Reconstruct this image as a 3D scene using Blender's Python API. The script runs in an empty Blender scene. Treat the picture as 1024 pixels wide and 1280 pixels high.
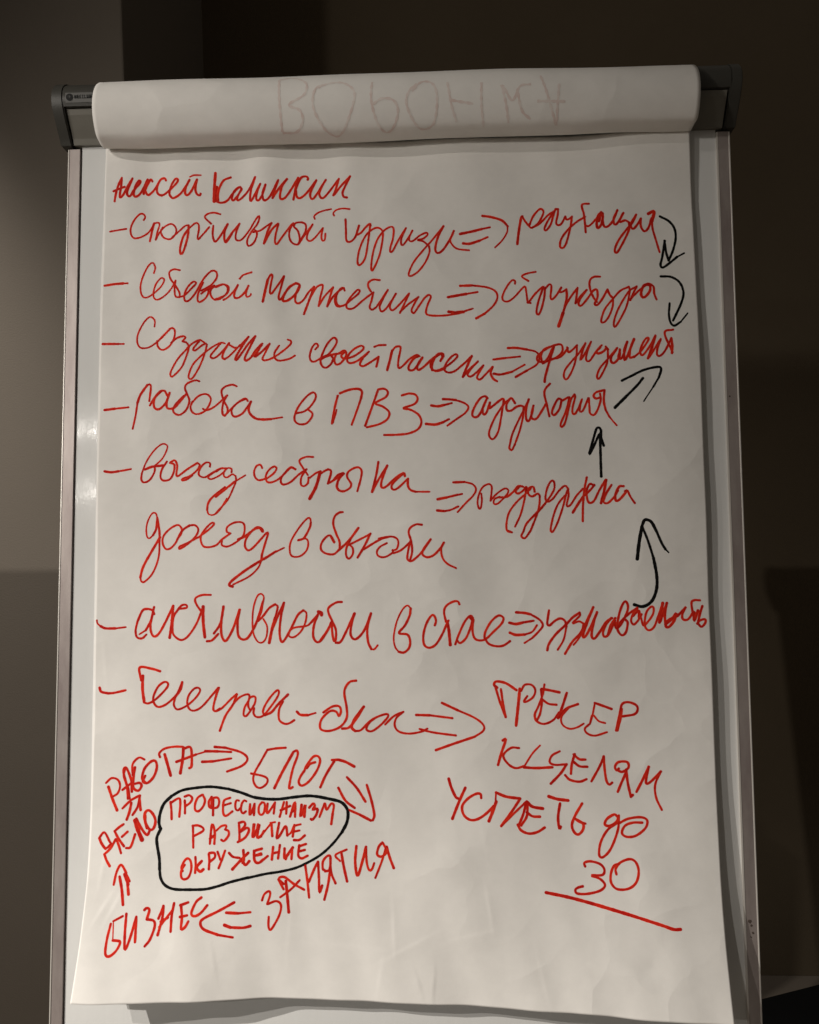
import bpy, bmesh, math, random
import numpy as np
from mathutils import Vector, Matrix

# ---------------------------------------------------------------- camera, world, lamps, exposure
S = bpy.context.scene
TILT = math.radians(8.0)                       # the easel leans back by this much
BO = Vector((0, 0, 1.35))                      # origin of the board's own axes
BU = Vector((1, 0, 0)); BV = Vector((0, math.sin(TILT), math.cos(TILT))); BN = Vector((0, -math.cos(TILT), math.sin(TILT)))
BM = Matrix(((BU.x, BV.x, BN.x, BO.x), (BU.y, BV.y, BN.y, BO.y), (BU.z, BV.z, BN.z, BO.z), (0, 0, 0, 1)))
def B(u, v, n=0.0): return BO + BU * u + BV * v + BN * n

cd = bpy.data.cameras.new('camera'); cam = bpy.data.objects.new('camera', cd); S.collection.objects.link(cam)
S.camera = cam
_r = Vector((0.9992482, 0.03641039, -0.01331602)); _u = Vector((0.0107668, 0.06933437, 0.99753537)); _b = Vector((0.03724391, -0.9969288, 0.06889022))
cam.matrix_world = Matrix(((_r.x, _u.x, _b.x, 0.03147111), (_r.y, _u.y, _b.y, -0.84240483), (_r.z, _u.z, _b.z, 1.40821223), (0, 0, 0, 1)))
cd.sensor_fit = 'VERTICAL'; cd.sensor_height = 24.0; cd.lens = 24.0 * 1025.0 / 1280.0
cd.clip_start = 0.02; cd.clip_end = 60

W = bpy.data.worlds.new('World'); S.world = W; W.use_nodes = True
W.node_tree.nodes['Background'].inputs[0].default_value = (1.0, 0.88, 0.74, 1)
W.node_tree.nodes['Background'].inputs[1].default_value = 0.075

def spot(name, pos, aim, power, cone, soft=0.012, blend=1.0, col=(1.0, 0.94, 0.865)):
    d = bpy.data.lights.new(name, 'SPOT'); o = bpy.data.objects.new(name, d); S.collection.objects.link(o)
    d.energy = power; d.color = col; d.spot_size = math.radians(cone); d.spot_blend = blend; d.shadow_soft_size = soft
    o.location = pos
    o.rotation_euler = (Vector(aim) - Vector(pos)).to_track_quat('-Z', 'Y').to_euler()
spot('wall_lamp', B(-1.16, 0.43, 1.90), B(-0.532, -0.317), 17, 64.6)
spot('wall_lamp', B(-1.16, 0.22, 1.90), B(-0.532, -0.317), 16, 64.6)
spot('ceiling_or_fill_spot', B(-2.20, 1.22, 1.90), B(-1.006, -0.175), 148, 58.7)
spot('ceiling_or_fill_spot', B(-3.05, 1.53, 1.90), B(0.513, -2.447), 790, 49.2)
spot('wall_lamp', (-2.0, -1.75, 2.05), (1.25, 1.3, 2.45), 64, 48, 0.07)
spot('ceiling_or_fill_spot', (-1.30, 0.30, 2.95), (-1.00, 0.75, 0.42), 165, 50, 0.05)  # added fill light that lifts the shaded side wall, no known fitting

S.view_settings.view_transform = 'Standard'; S.view_settings.look = 'None'
S.view_settings.exposure = 0.0; S.view_settings.gamma = 1.0
S.render.engine = 'CYCLES'
S.cycles.max_bounces = 6; S.cycles.use_denoising = True

# ---------------------------------------------------------------- materials
def mat(name, col, rough=0.6, metal=0.0, spec=0.5, coat=0.0):
    m = bpy.data.materials.new(name); m.use_nodes = True
    b = m.node_tree.nodes['Principled BSDF']
    b.inputs['Base Color'].default_value = (*col, 1); b.inputs['Roughness'].default_value = rough
    b.inputs['Metallic'].default_value = metal; b.inputs['Specular IOR Level'].default_value = spec
    b.inputs['Coat Weight'].default_value = coat
    return m, m.node_tree, b
def noise(nt, scale, detail=4, rough=0.6, stretch=None, obj=True):
    tc = nt.nodes.new('ShaderNodeTexCoord'); n = nt.nodes.new('ShaderNodeTexNoise')
    n.inputs['Scale'].default_value = scale; n.inputs['Detail'].default_value = detail; n.inputs['Roughness'].default_value = rough
    if stretch:
        mp = nt.nodes.new('ShaderNodeMapping'); mp.inputs['Scale'].default_value = stretch
        nt.links.new(tc.outputs['Object'], mp.inputs['Vector']); nt.links.new(mp.outputs[0], n.inputs['Vector'])
    else: nt.links.new(tc.outputs['Object'], n.inputs['Vector'])
    return n
def ramp(nt, src, p0, c0, p1, c1):
    r = nt.nodes.new('ShaderNodeValToRGB'); r.color_ramp.elements[0].position = p0; r.color_ramp.elements[1].position = p1
    r.color_ramp.elements[0].color = (*c0, 1); r.color_ramp.elements[1].color = (*c1, 1)
    nt.links.new(src, r.inputs[0]); return r
def bump(nt, b, src, strength, dist):
    bp = nt.nodes.new('ShaderNodeBump'); bp.inputs['Strength'].default_value = strength; bp.inputs['Distance'].default_value = dist
    nt.links.new(src, bp.inputs['Height']); nt.links.new(bp.outputs[0], b.inputs['Normal']); return bp

def paper_mat(name, col, thin=0.0):
    m, nt, b = mat(name, col, 0.75, spec=0.25)
    n = noise(nt, 55, 5, 0.65); r = ramp(nt, n.outputs[0], 0.3, tuple(c * 0.965 for c in col), 0.7, tuple(min(1, c * 1.02) for c in col))
    nt.links.new(r.outputs[0], b.inputs['Base Color'])
    n2 = noise(nt, 900, 3, 0.7)
    tc = nt.nodes.new('ShaderNodeTexCoord'); vo = nt.nodes.new('ShaderNodeTexVoronoi'); vo.inputs['Scale'].default_value = 17
    wn = noise(nt, 9, 3, 0.5); mx = nt.nodes.new('ShaderNodeVectorMath'); mx.operation = 'MULTIPLY_ADD'
    nt.links.new(wn.outputs['Color'], mx.inputs[0]); mx.inputs[1].default_value = (0.10, 0.10, 0.0); nt.links.new(tc.outputs['Object'], mx.inputs[2])
    nt.links.new(mx.outputs[0], vo.inputs['Vector'])
    mk = noise(nt, 5.5, 2, 0.5); mr = nt.nodes.new('ShaderNodeMapRange'); mr.inputs[1].default_value = 0.42; mr.inputs[2].default_value = 0.66
    mr.inputs[3].default_value = 0.08; mr.inputs[4].default_value = 1.0; nt.links.new(mk.outputs[0], mr.inputs[0])
    mu = nt.nodes.new('ShaderNodeMath'); mu.operation = 'MULTIPLY'; nt.links.new(vo.outputs['Distance'], mu.inputs[0]); nt.links.new(mr.outputs[0], mu.inputs[1])
    b1 = nt.nodes.new('ShaderNodeBump'); b1.inputs['Strength'].default_value = 1.0; b1.inputs['Distance'].default_value = 0.0026
    nt.links.new(mu.outputs[0], b1.inputs['Height'])
    b2 = bump(nt, b, n2.outputs[0], 0.25, 0.00012); nt.links.new(b1.outputs[0], b2.inputs['Normal'])
    return m
PAPER = paper_mat('flipchart_paper', (0.835, 0.81, 0.77))
PAPER2 = paper_mat('flipchart_paper_under', (0.79, 0.775, 0.745))

def ink_mat(name, dark, light, rough):
    m, nt, b = mat(name, light, rough, spec=0.12)
    n = noise(nt, 120, 5, 0.75)
    at = nt.nodes.new('ShaderNodeAttribute'); at.attribute_name = 'load'
    ad = nt.nodes.new('ShaderNodeMath'); ad.operation = 'ADD'; nt.links.new(at.outputs['Fac'], ad.inputs[0])
    sc = nt.nodes.new('ShaderNodeMath'); sc.operation = 'MULTIPLY_ADD'; nt.links.new(n.outputs[0], sc.inputs[0])
    sc.inputs[1].default_value = 1.7; sc.inputs[2].default_value = -0.85
    nt.links.new(sc.outputs[0], ad.inputs[1])
    r = ramp(nt, ad.outputs[0], 0.0, light, 1.0, dark); nt.links.new(r.outputs[0], b.inputs['Base Color'])
    return m
RED = ink_mat('red_marker_ink', (0.52, 0.009, 0.005), (0.92, 0.042, 0.015), 0.7)
BLACK = ink_mat('black_marker_ink', (0.003, 0.003, 0.003), (0.009, 0.0085, 0.008), 0.8)
GHOST, nt, b = mat('ink_showing_through_paper', (0.66, 0.56, 0.52), 0.8, spec=0.2)
n = noise(nt, 70, 4, 0.7); r = ramp(nt, n.outputs[0], 0.35, (0.72, 0.585, 0.54), 0.68, (0.81, 0.76, 0.715)); nt.links.new(r.outputs[0], b.inputs['Base Color'])

BOARD, nt, b = mat('whiteboard_enamel', (0.72, 0.72, 0.70), 0.2, spec=0.035)
n = noise(nt, 7, 4, 0.6); r = ramp(nt, n.outputs[0], 0.35, (0.70, 0.70, 0.685), 0.65, (0.735, 0.735, 0.72)); nt.links.new(r.outputs[0], b.inputs['Base Color'])
n2 = noise(nt, 30, 3, 0.6); r2 = ramp(nt, n2.outputs[0], 0.3, (0.05,) * 3, 0.7, (0.16,) * 3); nt.links.new(r2.outputs[0], b.inputs['Roughness'])
n3 = noise(nt, 150, 4, 0.65, (1, 0.22, 1)); bump(nt, b, n3.outputs[0], 0.35, 0.00035)

RAIL, nt, b = mat('anodised_aluminium_rail', (0.5, 0.46, 0.45), 0.42, metal=0.35)
n = noise(nt, 9, 5, 0.65, (4, 1, 4)); r = ramp(nt, n.outputs[0], 0.3, (0.27, 0.222, 0.212), 0.72, (0.43, 0.38, 0.355)); nt.links.new(r.outputs[0], b.inputs['Base Color'])  # blotches put reflections of the room into the base colour
n2 = noise(nt, 260, 4, 0.7, (1, 0.06, 1)); bump(nt, b, n2.outputs[0], 0.15, 0.0003)

LIP, nt, b = mat('rail_edge_highlight', (0.72, 0.68, 0.63), 0.35, metal=0.3)  # lighter colour paints the highlight along the rail edges
GAP, _, _ = mat('dark_seal_gap', (0.09, 0.075, 0.07), 0.8)
DIRT, _, _ = mat('brown_dirt_speck', (0.07, 0.05, 0.04), 0.9)

PLASTIC, nt, b = mat('dark_grey_moulded_plastic', (0.045, 0.043, 0.036), 0.45)
n = noise(nt, 700, 3, 0.6); bump(nt, b, n.outputs[0], 0.3, 0.0003)
CLAMP, nt, b = mat('grey_painted_clamp_metal', (0.16, 0.15, 0.125), 0.5, metal=0.1)
n = noise(nt, 14, 4, 0.6); r = ramp(nt, n.outputs[0], 0.3, (0.14, 0.13, 0.11), 0.7, (0.19, 0.18, 0.15)); nt.links.new(r.outputs[0], b.inputs['Base Color'])
STICK, _, _ = mat('grey_brand_strip', (0.12, 0.118, 0.11), 0.55)
PRINT, _, _ = mat('black_brand_print', (0.003, 0.003, 0.003), 0.8)
SCREW, _, _ = mat('bright_screw_metal', (0.75, 0.70, 0.62), 0.25, metal=0.9)
BACKB, _, _ = mat('board_back_grey', (0.25, 0.25, 0.24), 0.7)

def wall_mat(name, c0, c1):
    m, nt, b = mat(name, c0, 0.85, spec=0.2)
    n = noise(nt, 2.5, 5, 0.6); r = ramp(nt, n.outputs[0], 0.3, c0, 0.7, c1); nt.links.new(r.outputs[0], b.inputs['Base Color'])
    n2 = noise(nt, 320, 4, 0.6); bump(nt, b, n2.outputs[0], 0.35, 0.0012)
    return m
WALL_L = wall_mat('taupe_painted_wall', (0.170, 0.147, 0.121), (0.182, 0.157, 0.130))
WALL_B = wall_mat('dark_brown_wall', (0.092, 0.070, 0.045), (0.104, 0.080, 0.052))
FLOOR = wall_mat('dark_brown_carpet', (0.15, 0.125, 0.10), (0.19, 0.16, 0.13))
BASE = wall_mat('brown_skirting', (0.10, 0.08, 0.06), (0.12, 0.095, 0.07))
FABRIC = wall_mat('black_case_fabric', (0.004, 0.004, 0.004), (0.006, 0.006, 0.006))
SEATM = wall_mat('grey_chair_fabric', (0.10, 0.10, 0.10), (0.13, 0.13, 0.13))

# ---------------------------------------------------------------- helpers
def link(o, parent=None, world=None):
    S.collection.objects.link(o)
    if parent is not None: o.parent = parent
    return o
def obj(name, me, m, parent=None, label=None, smooth=False):
    """one mesh object; children are given in their thing's own axes"""
    if isinstance(me, bmesh.types.BMesh):
        d = bpy.data.meshes.new(name); me.to_mesh(d); me.free(); me = d
    if smooth:
        for p in me.polygons: p.use_smooth = True
    me.materials.append(m)
    o = bpy.data.objects.new(name, me); link(o, parent)
    if label: o['label'] = label
    return o
def thing(name, label, cat, mat_=None, group=None):
    o = bpy.data.objects.new(name, None); o.empty_display_size = 0.1; S.collection.objects.link(o)
    if mat_ is not None: o.matrix_world = mat_
    o['label'] = label; o['category'] = cat
    if group: o['group'] = group
    return o
def box(bm, x0, x1, y0, y1, z0, z1, bev=0.0, seg=2):
    r = bmesh.ops.create_cube(bm, size=1.0)
    for v in r['verts']:
        v.co = Vector(((x0 + x1) / 2 + v.co.x * (x1 - x0), (y0 + y1) / 2 + v.co.y * (y1 - y0), (z0 + z1) / 2 + v.co.z * (z1 - z0)))
    if bev:
        es = list({e for v in r['verts'] for e in v.link_edges})
        bmesh.ops.bevel(bm, geom=es, offset=bev, segments=seg, affect='EDGES', profile=0.5)
    return bm
def cyl(bm, p0, p1, r, seg=16, r2=None):
    p0 = Vector(p0); p1 = Vector(p1); d = p1 - p0
    m = Matrix.Translation((p0 + p1) / 2) @ d.to_track_quat('Z', 'Y').to_matrix().to_4x4()
    bmesh.ops.create_cone(bm, cap_ends=True, cap_tris=False, segments=seg, radius1=r, radius2=r if r2 is None else r2, depth=d.length, matrix=m)
def prism(pts, x0, x1):
    """extrude a closed (v, n) outline along u"""
    bm = bmesh.new()
    a = [bm.verts.new((x0, p[0], p[1])) for p in pts]; c = [bm.verts.new((x1, p[0], p[1])) for p in pts]
    bm.faces.new(a); bm.faces.new(c[::-1]); k = len(pts)
    for i in range(k): bm.faces.new((a[i], c[i], c[(i + 1) % k], a[(i + 1) % k]))
    bmesh.ops.recalc_face_normals(bm, faces=bm.faces)
    return bm
def cat(P, per):
    """dense Catmull-Rom through 2-D points"""
    P = [np.array(p, float) for p in P]; out = []
    for i in range(len(P) - 1):
        p0 = P[i - 1] if i else 2 * P[0] - P[1]; p3 = P[i + 2] if i + 2 < len(P) else 2 * P[-1] - P[-2]
        p1, p2 = P[i], P[i + 1]
        for k in range(per):
            t = k / per
            out.append(0.5 * (2 * p1 + (p2 - p0) * t + (2 * p0 - 5 * p1 + 4 * p2 - p3) * t * t + (3 * p1 - p0 - 3 * p2 + p3) * t ** 3))
    out.append(P[-1]); return np.array(out)

# ---------------------------------------------------------------- the shape of the paper (metres, in the board's axes)
#>>>SHAPE
def sstep(x, a, b):
    t = np.clip((x - a) / (b - a), 0, 1); return t * t * (3 - 2 * t)
CREASES = [  # u0, v0, u1, v1, height, half width
    (-0.066, 0.232, -0.078, 0.205, 0.0007, 0.0030), (-0.078, 0.205, -0.090, 0.178, 0.0009, 0.0035),
    (-0.020, -0.385, -0.018, -0.432, 0.0014, 0.0030), (0.072, -0.372, 0.078, -0.410, 0.0015, 0.0030),
    (0.075, -0.412, 0.040, -0.420, 0.0010, 0.0040), (0.020, -0.415, -0.030, -0.440, 0.0012, 0.0045),
    (-0.030, -0.440, -0.035, -0.470, 0.0010, 0.0040), (0.010, -0.470, 0.004, -0.452, 0.0020, 0.0035),
    (0.020, -0.474, 0.022, -0.448, 0.0022, 0.0030), (-0.190, -0.450, -0.196, -0.425, 0.0016, 0.0035),
    (-0.300, -0.380, -0.312, -0.400, 0.0020, 0.0040), (-0.288, -0.375, -0.302, -0.402, 0.0016, 0.0035),
    (-0.306, -0.330, -0.312, -0.372, 0.0014, 0.0030), (-0.316, -0.130, -0.312, -0.175, 0.0009, 0.0030),
    (0.120, -0.430, 0.130, -0.475, 0.0012, 0.0045), (0.160, -0.350, 0.190, -0.352, 0.0007, 0.0050),
    (-0.092, -0.325, -0.075, -0.322, 0.0009, 0.0040), (-0.052, -0.322, -0.030, -0.320, 0.0008, 0.0040),
    (0.066, -0.300, 0.074, -0.345, 0.0006, 0.0040), (-0.120, -0.380, -0.124, -0.440, 0.0008, 0.0050),
    (0.230, -0.360, 0.245, -0.372, 0.0009, 0.0040), (-0.215, -0.190, -0.205, -0.182, 0.0007, 0.0030),
    (-0.025, -0.080, -0.027, -0.160, 0.0004, 0.0030), (0.240, -0.300, 0.262, -0.345, 0.0006, 0.0050),
    (-0.030, -0.430, -0.100, -0.425, 0.0008, 0.0060), (0.200, -0.420, 0.240, -0.455, 0.0007, 0.0060),
]
def sheet_h(u, v):
    """how far the front sheet stands off the board"""
    u = np.asarray(u, float); v = np.asarray(v, float)
    h = 0.0060 + 0.0042 * sstep(u, 0.18, 0.30) * sstep(v, 0.40, 0.22)
    fade = sstep(v, -0.05, 0.30) * sstep(u, 0.05, -0.16)
    h = h + fade * (0.0011 * np.sin((u + 0.326) * 2 * np.pi / 0.082 + 0.5 + 0.7 * np.sin(v * 9)) + 0.0004 * np.sin(u * 2 * np.pi / 0.047 + v * 9))
    h = h + 0.0030 * sstep(v, 0.30, 0.39) * sstep(u, -0.17, -0.32) + 0.0045 * sstep(v, 0.31, 0.39) * sstep(u, 0.16, 0.27)
    h = h + 0.0006 * np.sin(u * 2 * np.pi / 0.13 + v * 9 + 1.0) * sstep(u, -0.3, 0.1) + 0.0008 * np.sin(u * 31 - v * 17) + 0.0005 * np.sin(u * 63 + v * 41 + 2)
    t = np.clip((-0.265 - v) / 0.205, 0, 1.1)                      # the foot of the sheet curls towards the room
    wl = sstep(u, -0.10, -0.33); wr = sstep(u, 0.0, 0.30)
    h = h + t ** 2 * (0.012 + 0.027 * wl + 0.012 * wr)
    h = h + 0.0005 * t * np.sin(u * 2 * np.pi / 0.11 + 0.5) + 0.0003 * t * np.sin(u * 2 * np.pi / 0.047 + v * 30)
    for (a, b_, c, d, amp, w) in CREASES:
        L2 = (c - a) ** 2 + (d - b_) ** 2
        s = np.clip(((u - a) * (c - a) + (v - b_) * (d - b_)) / L2, 0, 1)
        du_, dv_ = u - (a + s * (c - a)), v - (b_ + s * (d - b_))
        side = np.sign((c - a) * dv_ - (d - b_) * du_)
        dist = np.sqrt(du_ ** 2 + dv_ ** 2); w = w * 0.8
        h = h + 0.26 * amp * np.exp(-dist / (w * 2.0)) * (0.5 + 0.5 * np.tanh(side * dist / w * 2.5)) * (0.35 + 0.65 * np.sin(np.pi * np.clip(s, 0.06, 0.94)))
    return h
def left_edge(v):
    return np.interp(v, [-0.49, -0.47, -0.42, -0.355, 0.0, 0.25, 0.384], [-0.3262, -0.3255, -0.3240, -0.3235, -0.3245, -0.3235, -0.3205])
def right_edge(v):
    return np.interp(v, [-0.49, -0.36, 0.0, 0.2, 0.384], [0.3005, 0.2995, 0.2985, 0.2975, 0.2945])
ROLL = [(.394, .0085), (.388, .016), (.3880, .027), (.392, .038), (.406, .0465), (.422, .049), (.438, .0445), (.450, .034), (.4575, .020), (.461, .004), (.459, -.014), (.448, -.032), (.41, -.046), (.30, -.055), (.10, -.058), (-.20, -.056), (-.42, -.050)]
#<<<SHAPE

# ---------------------------------------------------------------- the room
def structure(name, bm, m, smooth=False):
    o = obj(name, bm, m, None, None, smooth); o['kind'] = 'structure'; return o
structure('floor', box(bmesh.new(), -5, 4, -4, 1.44, -0.1, 0.0), FLOOR)
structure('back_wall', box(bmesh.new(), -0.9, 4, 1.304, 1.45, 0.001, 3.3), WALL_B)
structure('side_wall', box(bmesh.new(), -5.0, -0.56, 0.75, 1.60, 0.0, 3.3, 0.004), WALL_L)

# ---------------------------------------------------------------- the flipchart easel
fc = thing('flipchart_easel', 'white flipchart easel with aluminium side rails and dark grey paper clamp', 'flipchart', BM)
VB, VT = -0.600, 0.440
bm = box(bmesh.new(), -0.3505, 0.3245, VB + 0.012, VT, -0.008, 0.0)
obj('whiteboard_panel', bm, BOARD, fc)
bm = box(bmesh.new(), -0.3505, 0.3245, VB + 0.012, VT, -0.014, -0.0082)
obj('back_panel', bm, BACKB, fc)
def rail(u0, u1, outer):
    o = obj('side_rail', box(bmesh.new(), u0, u1, VB, 0.396, -0.016, 0.0020, 0.0006, 2), RAIL, fc)
    s = -1 if outer == 'l' else 1
    x = u0 if s < 0 else u1
    obj('outer_edge_highlight', box(bmesh.new(), *( (x - 0.0010, x + 0.0006) if s < 0 else (x - 0.0006, x + 0.0010)), VB + 0.001, 0.3955, -0.0150, 0.0026, 0.0004, 1), LIP, o)  # light strip stands in for the highlight on the outer edge
    y = u1 if s < 0 else u0
    obj('gap_or_inner_highlight', box(bmesh.new(), *((y - 0.0002, y + 0.0011) if s < 0 else (y - 0.0012, y + 0.0004)), VB + 0.002, 0.395, -0.004, *((0.0005,) if s < 0 else (0.0024,))), GAP if s < 0 else LIP, o)  # dark gap at left; at right a light strip paints the lit edge
    return o
rl = rail(-0.3640, -0.3518, 'l')
rr = rail(0.3256, 0.3375, 'r')
for (u, v, r_) in ((0.3300, -0.405, 0.0021), (0.3312, -0.409, 0.0012), (0.3325, -0.416, 0.0011), (0.3306, -0.420, 0.0009), (0.3288, 0.115, 0.0009)):
    bm = bmesh.new(); cyl(bm, (u, v, 0.0018), (u, v, 0.0023), r_, 9, r_ * 0.8)
    for q in bm.verts: q.co.x += random.Random(int(q.co.y * 1e6)).uniform(-1, 1) * r_ * 0.25; q.co.y += random.Random(int(q.co.x * 1e6)).uniform(-1, 1) * r_ * 0.3
    obj('dirt_speck', bm, DIRT, rr)
obj('bottom_rail', box(bmesh.new(), -0.3640, 0.3375, VB - 0.014, VB - 0.0005, -0.016, 0.0026, 0.0006), RAIL, fc)
# pen tray below the board
bm = prism([(VB - 0.016, -0.012), (VB - 0.016, 0.062), (VB - 0.004, 0.070), (VB - 0.004, 0.066), (VB - 0.013, 0.060), (VB - 0.013, -0.006)][::-1], -0.25, 0.22)
obj('pen_tray', bm, PLASTIC, fc)
# top clamp: dark moulded header
HEAD = [(.4290, -.010), (.4290, .0275)] + [tuple(float(x) for x in p) for p in cat([(.4290, .0275), (.4350, .0302), (.4400, .0306), (.4470, .0290), (.4535, .0240), (.4588, .0160), (.4614, .0060), (.4618, -.0065), (.4565, -.0180), (.4440, -.0235)], 5)[1:]] + [(.4300, -.0235)]
hd = obj('header_bar', prism(HEAD, -0.3592, 0.3320), PLASTIC, fc)
CAP = [(.3975, -.016)] + [tuple(float(x) for x in p) for p in cat([(.3975, .0062), (.4030, .0100), (.4130, .0180), (.4230, .0252), (.4310, .0295), (.4390, .0312), (.4470, .0297), (.4540, .0246), (.4595, .0165), (.4622, .0060), (.4626, -.0070), (.4575, -.0190), (.4440, -.0245)], 5)] + [(.4200, -.0240)]
def endcap(u0, u1):
    bm = prism(CAP, u0, u1)
    es = [e for e in bm.edges if abs(e.verts[0].co.x - e.verts[1].co.x) < 1e-6]
    bmesh.ops.bevel(bm, geom=es, offset=0.0012, segments=2, affect='EDGES')
    return obj('end_cap', bm, PLASTIC, fc)
ecl = endcap(-0.3715, -0.3590); ecr = endcap(0.3318, 0.3435)
bm = bmesh.new(); bmesh.ops.create_uvsphere(bm, u_segments=12, v_segments=8, radius=0.0013, matrix=Matrix.Translation((-0.3724, 0.4305, 0.0180)))
obj('rivet', bm, SCREW, ecl)
# paper clamp bar: lighter, set 3 mm back below the header
CB = [(.3985, -.010), (.3985, .0050), (.4040, .0078), (.4140, .0150), (.4230, .0212), (.4280, .0238), (.4280, -.010)]
obj('clamp_bar', prism(CB, -0.3574, 0.3300), CLAMP, fc)
# brand strip with its emblem and lettering, following the header's front face
def on_header(v):
    pts = HEAD[1:24]
    return float(np.interp(v, [p[0] for p in pts], [p[1] for p in pts]))
bm = bmesh.new()
vs = [0.4318, 0.4348, 0.4382, 0.4416]
rows = [[bm.verts.new((u, v, on_header(v) + 0.0005)) for v in vs] for u in (-0.3560, -0.3200)]
for k in range(3): bm.faces.new((rows[0][k], rows[1][k], rows[1][k + 1], rows[0][k + 1]))
bmesh.ops.recalc_face_normals(bm, faces=bm.faces)
bs = obj('brand_strip', bm, STICK, hd)
bs.data.flip_normals() if bs.data.polygons[0].normal.z < 0 else None
def header_quad(bm, u0, u1, v0, v1, off):
    q = [bm.verts.new((u, v, on_header(v) + off)) for (u, v) in ((u0, v0), (u1, v0), (u1, v1), (u0, v1))]
    bm.faces.new(q)
bm = bmesh.new(); c = bm.verts.new((-0.3513, 0.4368, on_header(0.4368) + 0.0008)); ring = []
for k in range(24):
    a = 2 * math.pi * k / 24; vv = 0.4368 + 0.0037 * math.sin(a); ring.append(bm.verts.new((-0.3513 + 0.0038 * math.cos(a), vv, on_header(vv) + 0.0008)))
for k in range(24): bm.faces.new((c, ring[k], ring[(k + 1) % 24]))
em = obj('round_emblem', bm, PRINT, hd)
bm = bmesh.new()
for (u0, u1, v0, v1) in ((-0.3515, -0.3511, 0.4355, 0.4385), (-0.3528, -0.3519, 0.4374, 0.4378), (-0.3508, -0.3499, 0.4366, 0.4370)):
    header_quad(bm, u0, u1, v0, v1, 0.0011)
obj('emblem_detail', bm, STICK, hd)
# small bold capitals, partly blurred in the photograph, running on under the paper
bm = bmesh.new()
L = -0.3462; t_ = 0.00085; v0, v1 = 0.4351, 0.4387; vm = (v0 + v1) / 2
def stroke_h(u0, u1, v): header_quad(bm, u0, u1, v - t_ * .42, v + t_ * .42, 0.0010)
def stem(u, w=t_): header_quad(bm, u, u + w, v0, v1, 0.0008)
for ch, w in (('H', .0022), ('E', .0020), ('K', .0023), ('(', .0014), ('L', .0017), ('U', .0021), ('H', .0021), ('E', .0020), ('R', .002)):
    stem(L)
    if ch in 'HUR': stem(L + w - t_)
    if ch in 'HE': stroke_h(L, L + w, vm)
    if ch in 'EUL': stroke_h(L, L + w, v0 + t_ * .5)
    if ch in 'ER(': stroke_h(L, L + w * .9, v1 - t_ * .5)
    if ch in '(': stroke_h(L, L + w * .9, v0 + t_ * .5)
    if ch == 'K':
        for (a0, b0) in ((vm, v1), (vm, v0)):
            q = [(L + t_, a0 - t_ * .3), (L + t_, a0 + t_ * .3), (L + w, b0), (L + w - t_, b0)]
            try: bm.faces.new([bm.verts.new((u, v, on_header(v) + 0.0012)) for u, v in q])
            except ValueError: pass
    L += w + 0.0007
for f_ in bm.faces:
    f_.normal_update()
    if f_.normal.z < 0: f_.normal_flip()
obj('brand_lettering', bm, PRINT, hd)
# column and round base, out of the frame but carrying the board
def wl(p): return BM.inverted() @ Vector(p)
bm = bmesh.new(); cyl(bm, wl((0, 0.11, 0.03)), wl((0, 0.11, 1.35)), 0.021, 24); obj('column', bm, RAIL, fc)
bm = bmesh.new(); cyl(bm, wl((0, 0.06, 0.002)), wl((0, 0.06, 0.03)), 0.33, 48, 0.30); obj('round_base', bm, PLASTIC, fc)
bm = bmesh.new(); box(bm, -0.045, 0.045, -0.13, 0.02, -0.155, -0.0145, 0.004); obj('column_bracket', bm, PLASTIC, fc)

# ---------------------------------------------------------------- the pad of paper
pad = thing('paper_pad', 'large white paper pad on the flipchart, front sheet handwritten in red marker', 'paper pad', BM)
def grid_mesh(name, X, Y, Z):
    nv, nu = X.shape
    co = np.stack([X, Y, Z], -1).reshape(-1, 3)
    me = bpy.data.meshes.new(name)
    i = np.arange(nv * nu).reshape(nv, nu)
    q = np.stack([i[:-1, :-1], i[:-1, 1:], i[1:, 1:], i[1:, :-1]], -1).reshape(-1, 4)
    me.vertices.add(len(co)); me.vertices.foreach_set('co', co.astype(np.float32).ravel())
    me.loops.add(q.size); me.loops.foreach_set('vertex_index', q.astype(np.int32).ravel())
    me.polygons.add(len(q)); me.polygons.foreach_set('loop_start', (np.arange(len(q)) * 4).astype(np.int32))
    me.polygons.foreach_set('use_smooth', np.ones(len(q), dtype=bool))
    me.update(calc_edges=True); me.validate()
    return me
def sheet(name, dl, dr, dh, m, vb_off=0.0, nu=391, nv=561, hf=None):
    s = np.linspace(0, 1, nu)[None, :]; vv = np.linspace(0, 1, nv)[:, None]
    top = 0.3935; ub = -0.3255 + s * 0.629
    bot = -0.4690 - 0.0165 * (ub + 0.3255) / 0.629 + vb_off
    V = bot + (top - bot) * vv + 0 * s
    U = (left_edge(V) + dl) * (1 - s) + (right_edge(V) + dr) * s
    H = (hf or sheet_h)(U, V) + dh
    me = grid_mesh(name, U, V, H)
    o = obj(name, me, m, pad)
    md = o.modifiers.new('thickness', 'SOLIDIFY'); md.thickness = 0.00014; md.offset = -1
    return o
front = sheet('front_sheet', 0, 0, 0, PAPER)
def under1(u, v):                                   # the next sheets: flatter, the foot curls less
    t = np.clip((-0.27 - v) / 0.205, 0, 1.1)
    return 0.0030 + 0.0012 * sstep(v, 0.30, 0.39) * sstep(u, -0.17, -0.32) + t ** 2 * (0.012 + 0.016 * sstep(u, -0.10, -0.33) + 0.004 * sstep(u, 0, .3)) + 0.0004 * np.sin(u * 40 + v * 11)
def under2(u, v): return np.minimum(under1(u, v) - 0.0010, sheet_h(u, v) - 0.0016)
under_a = lambda u, v: np.minimum(under1(u, v), sheet_h(u, v) - 0.0008)
u1 = sheet('under_sheet', -0.0026, -0.0030, 0.0, PAPER2, 0.0035, 121, 181, under_a)
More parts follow.
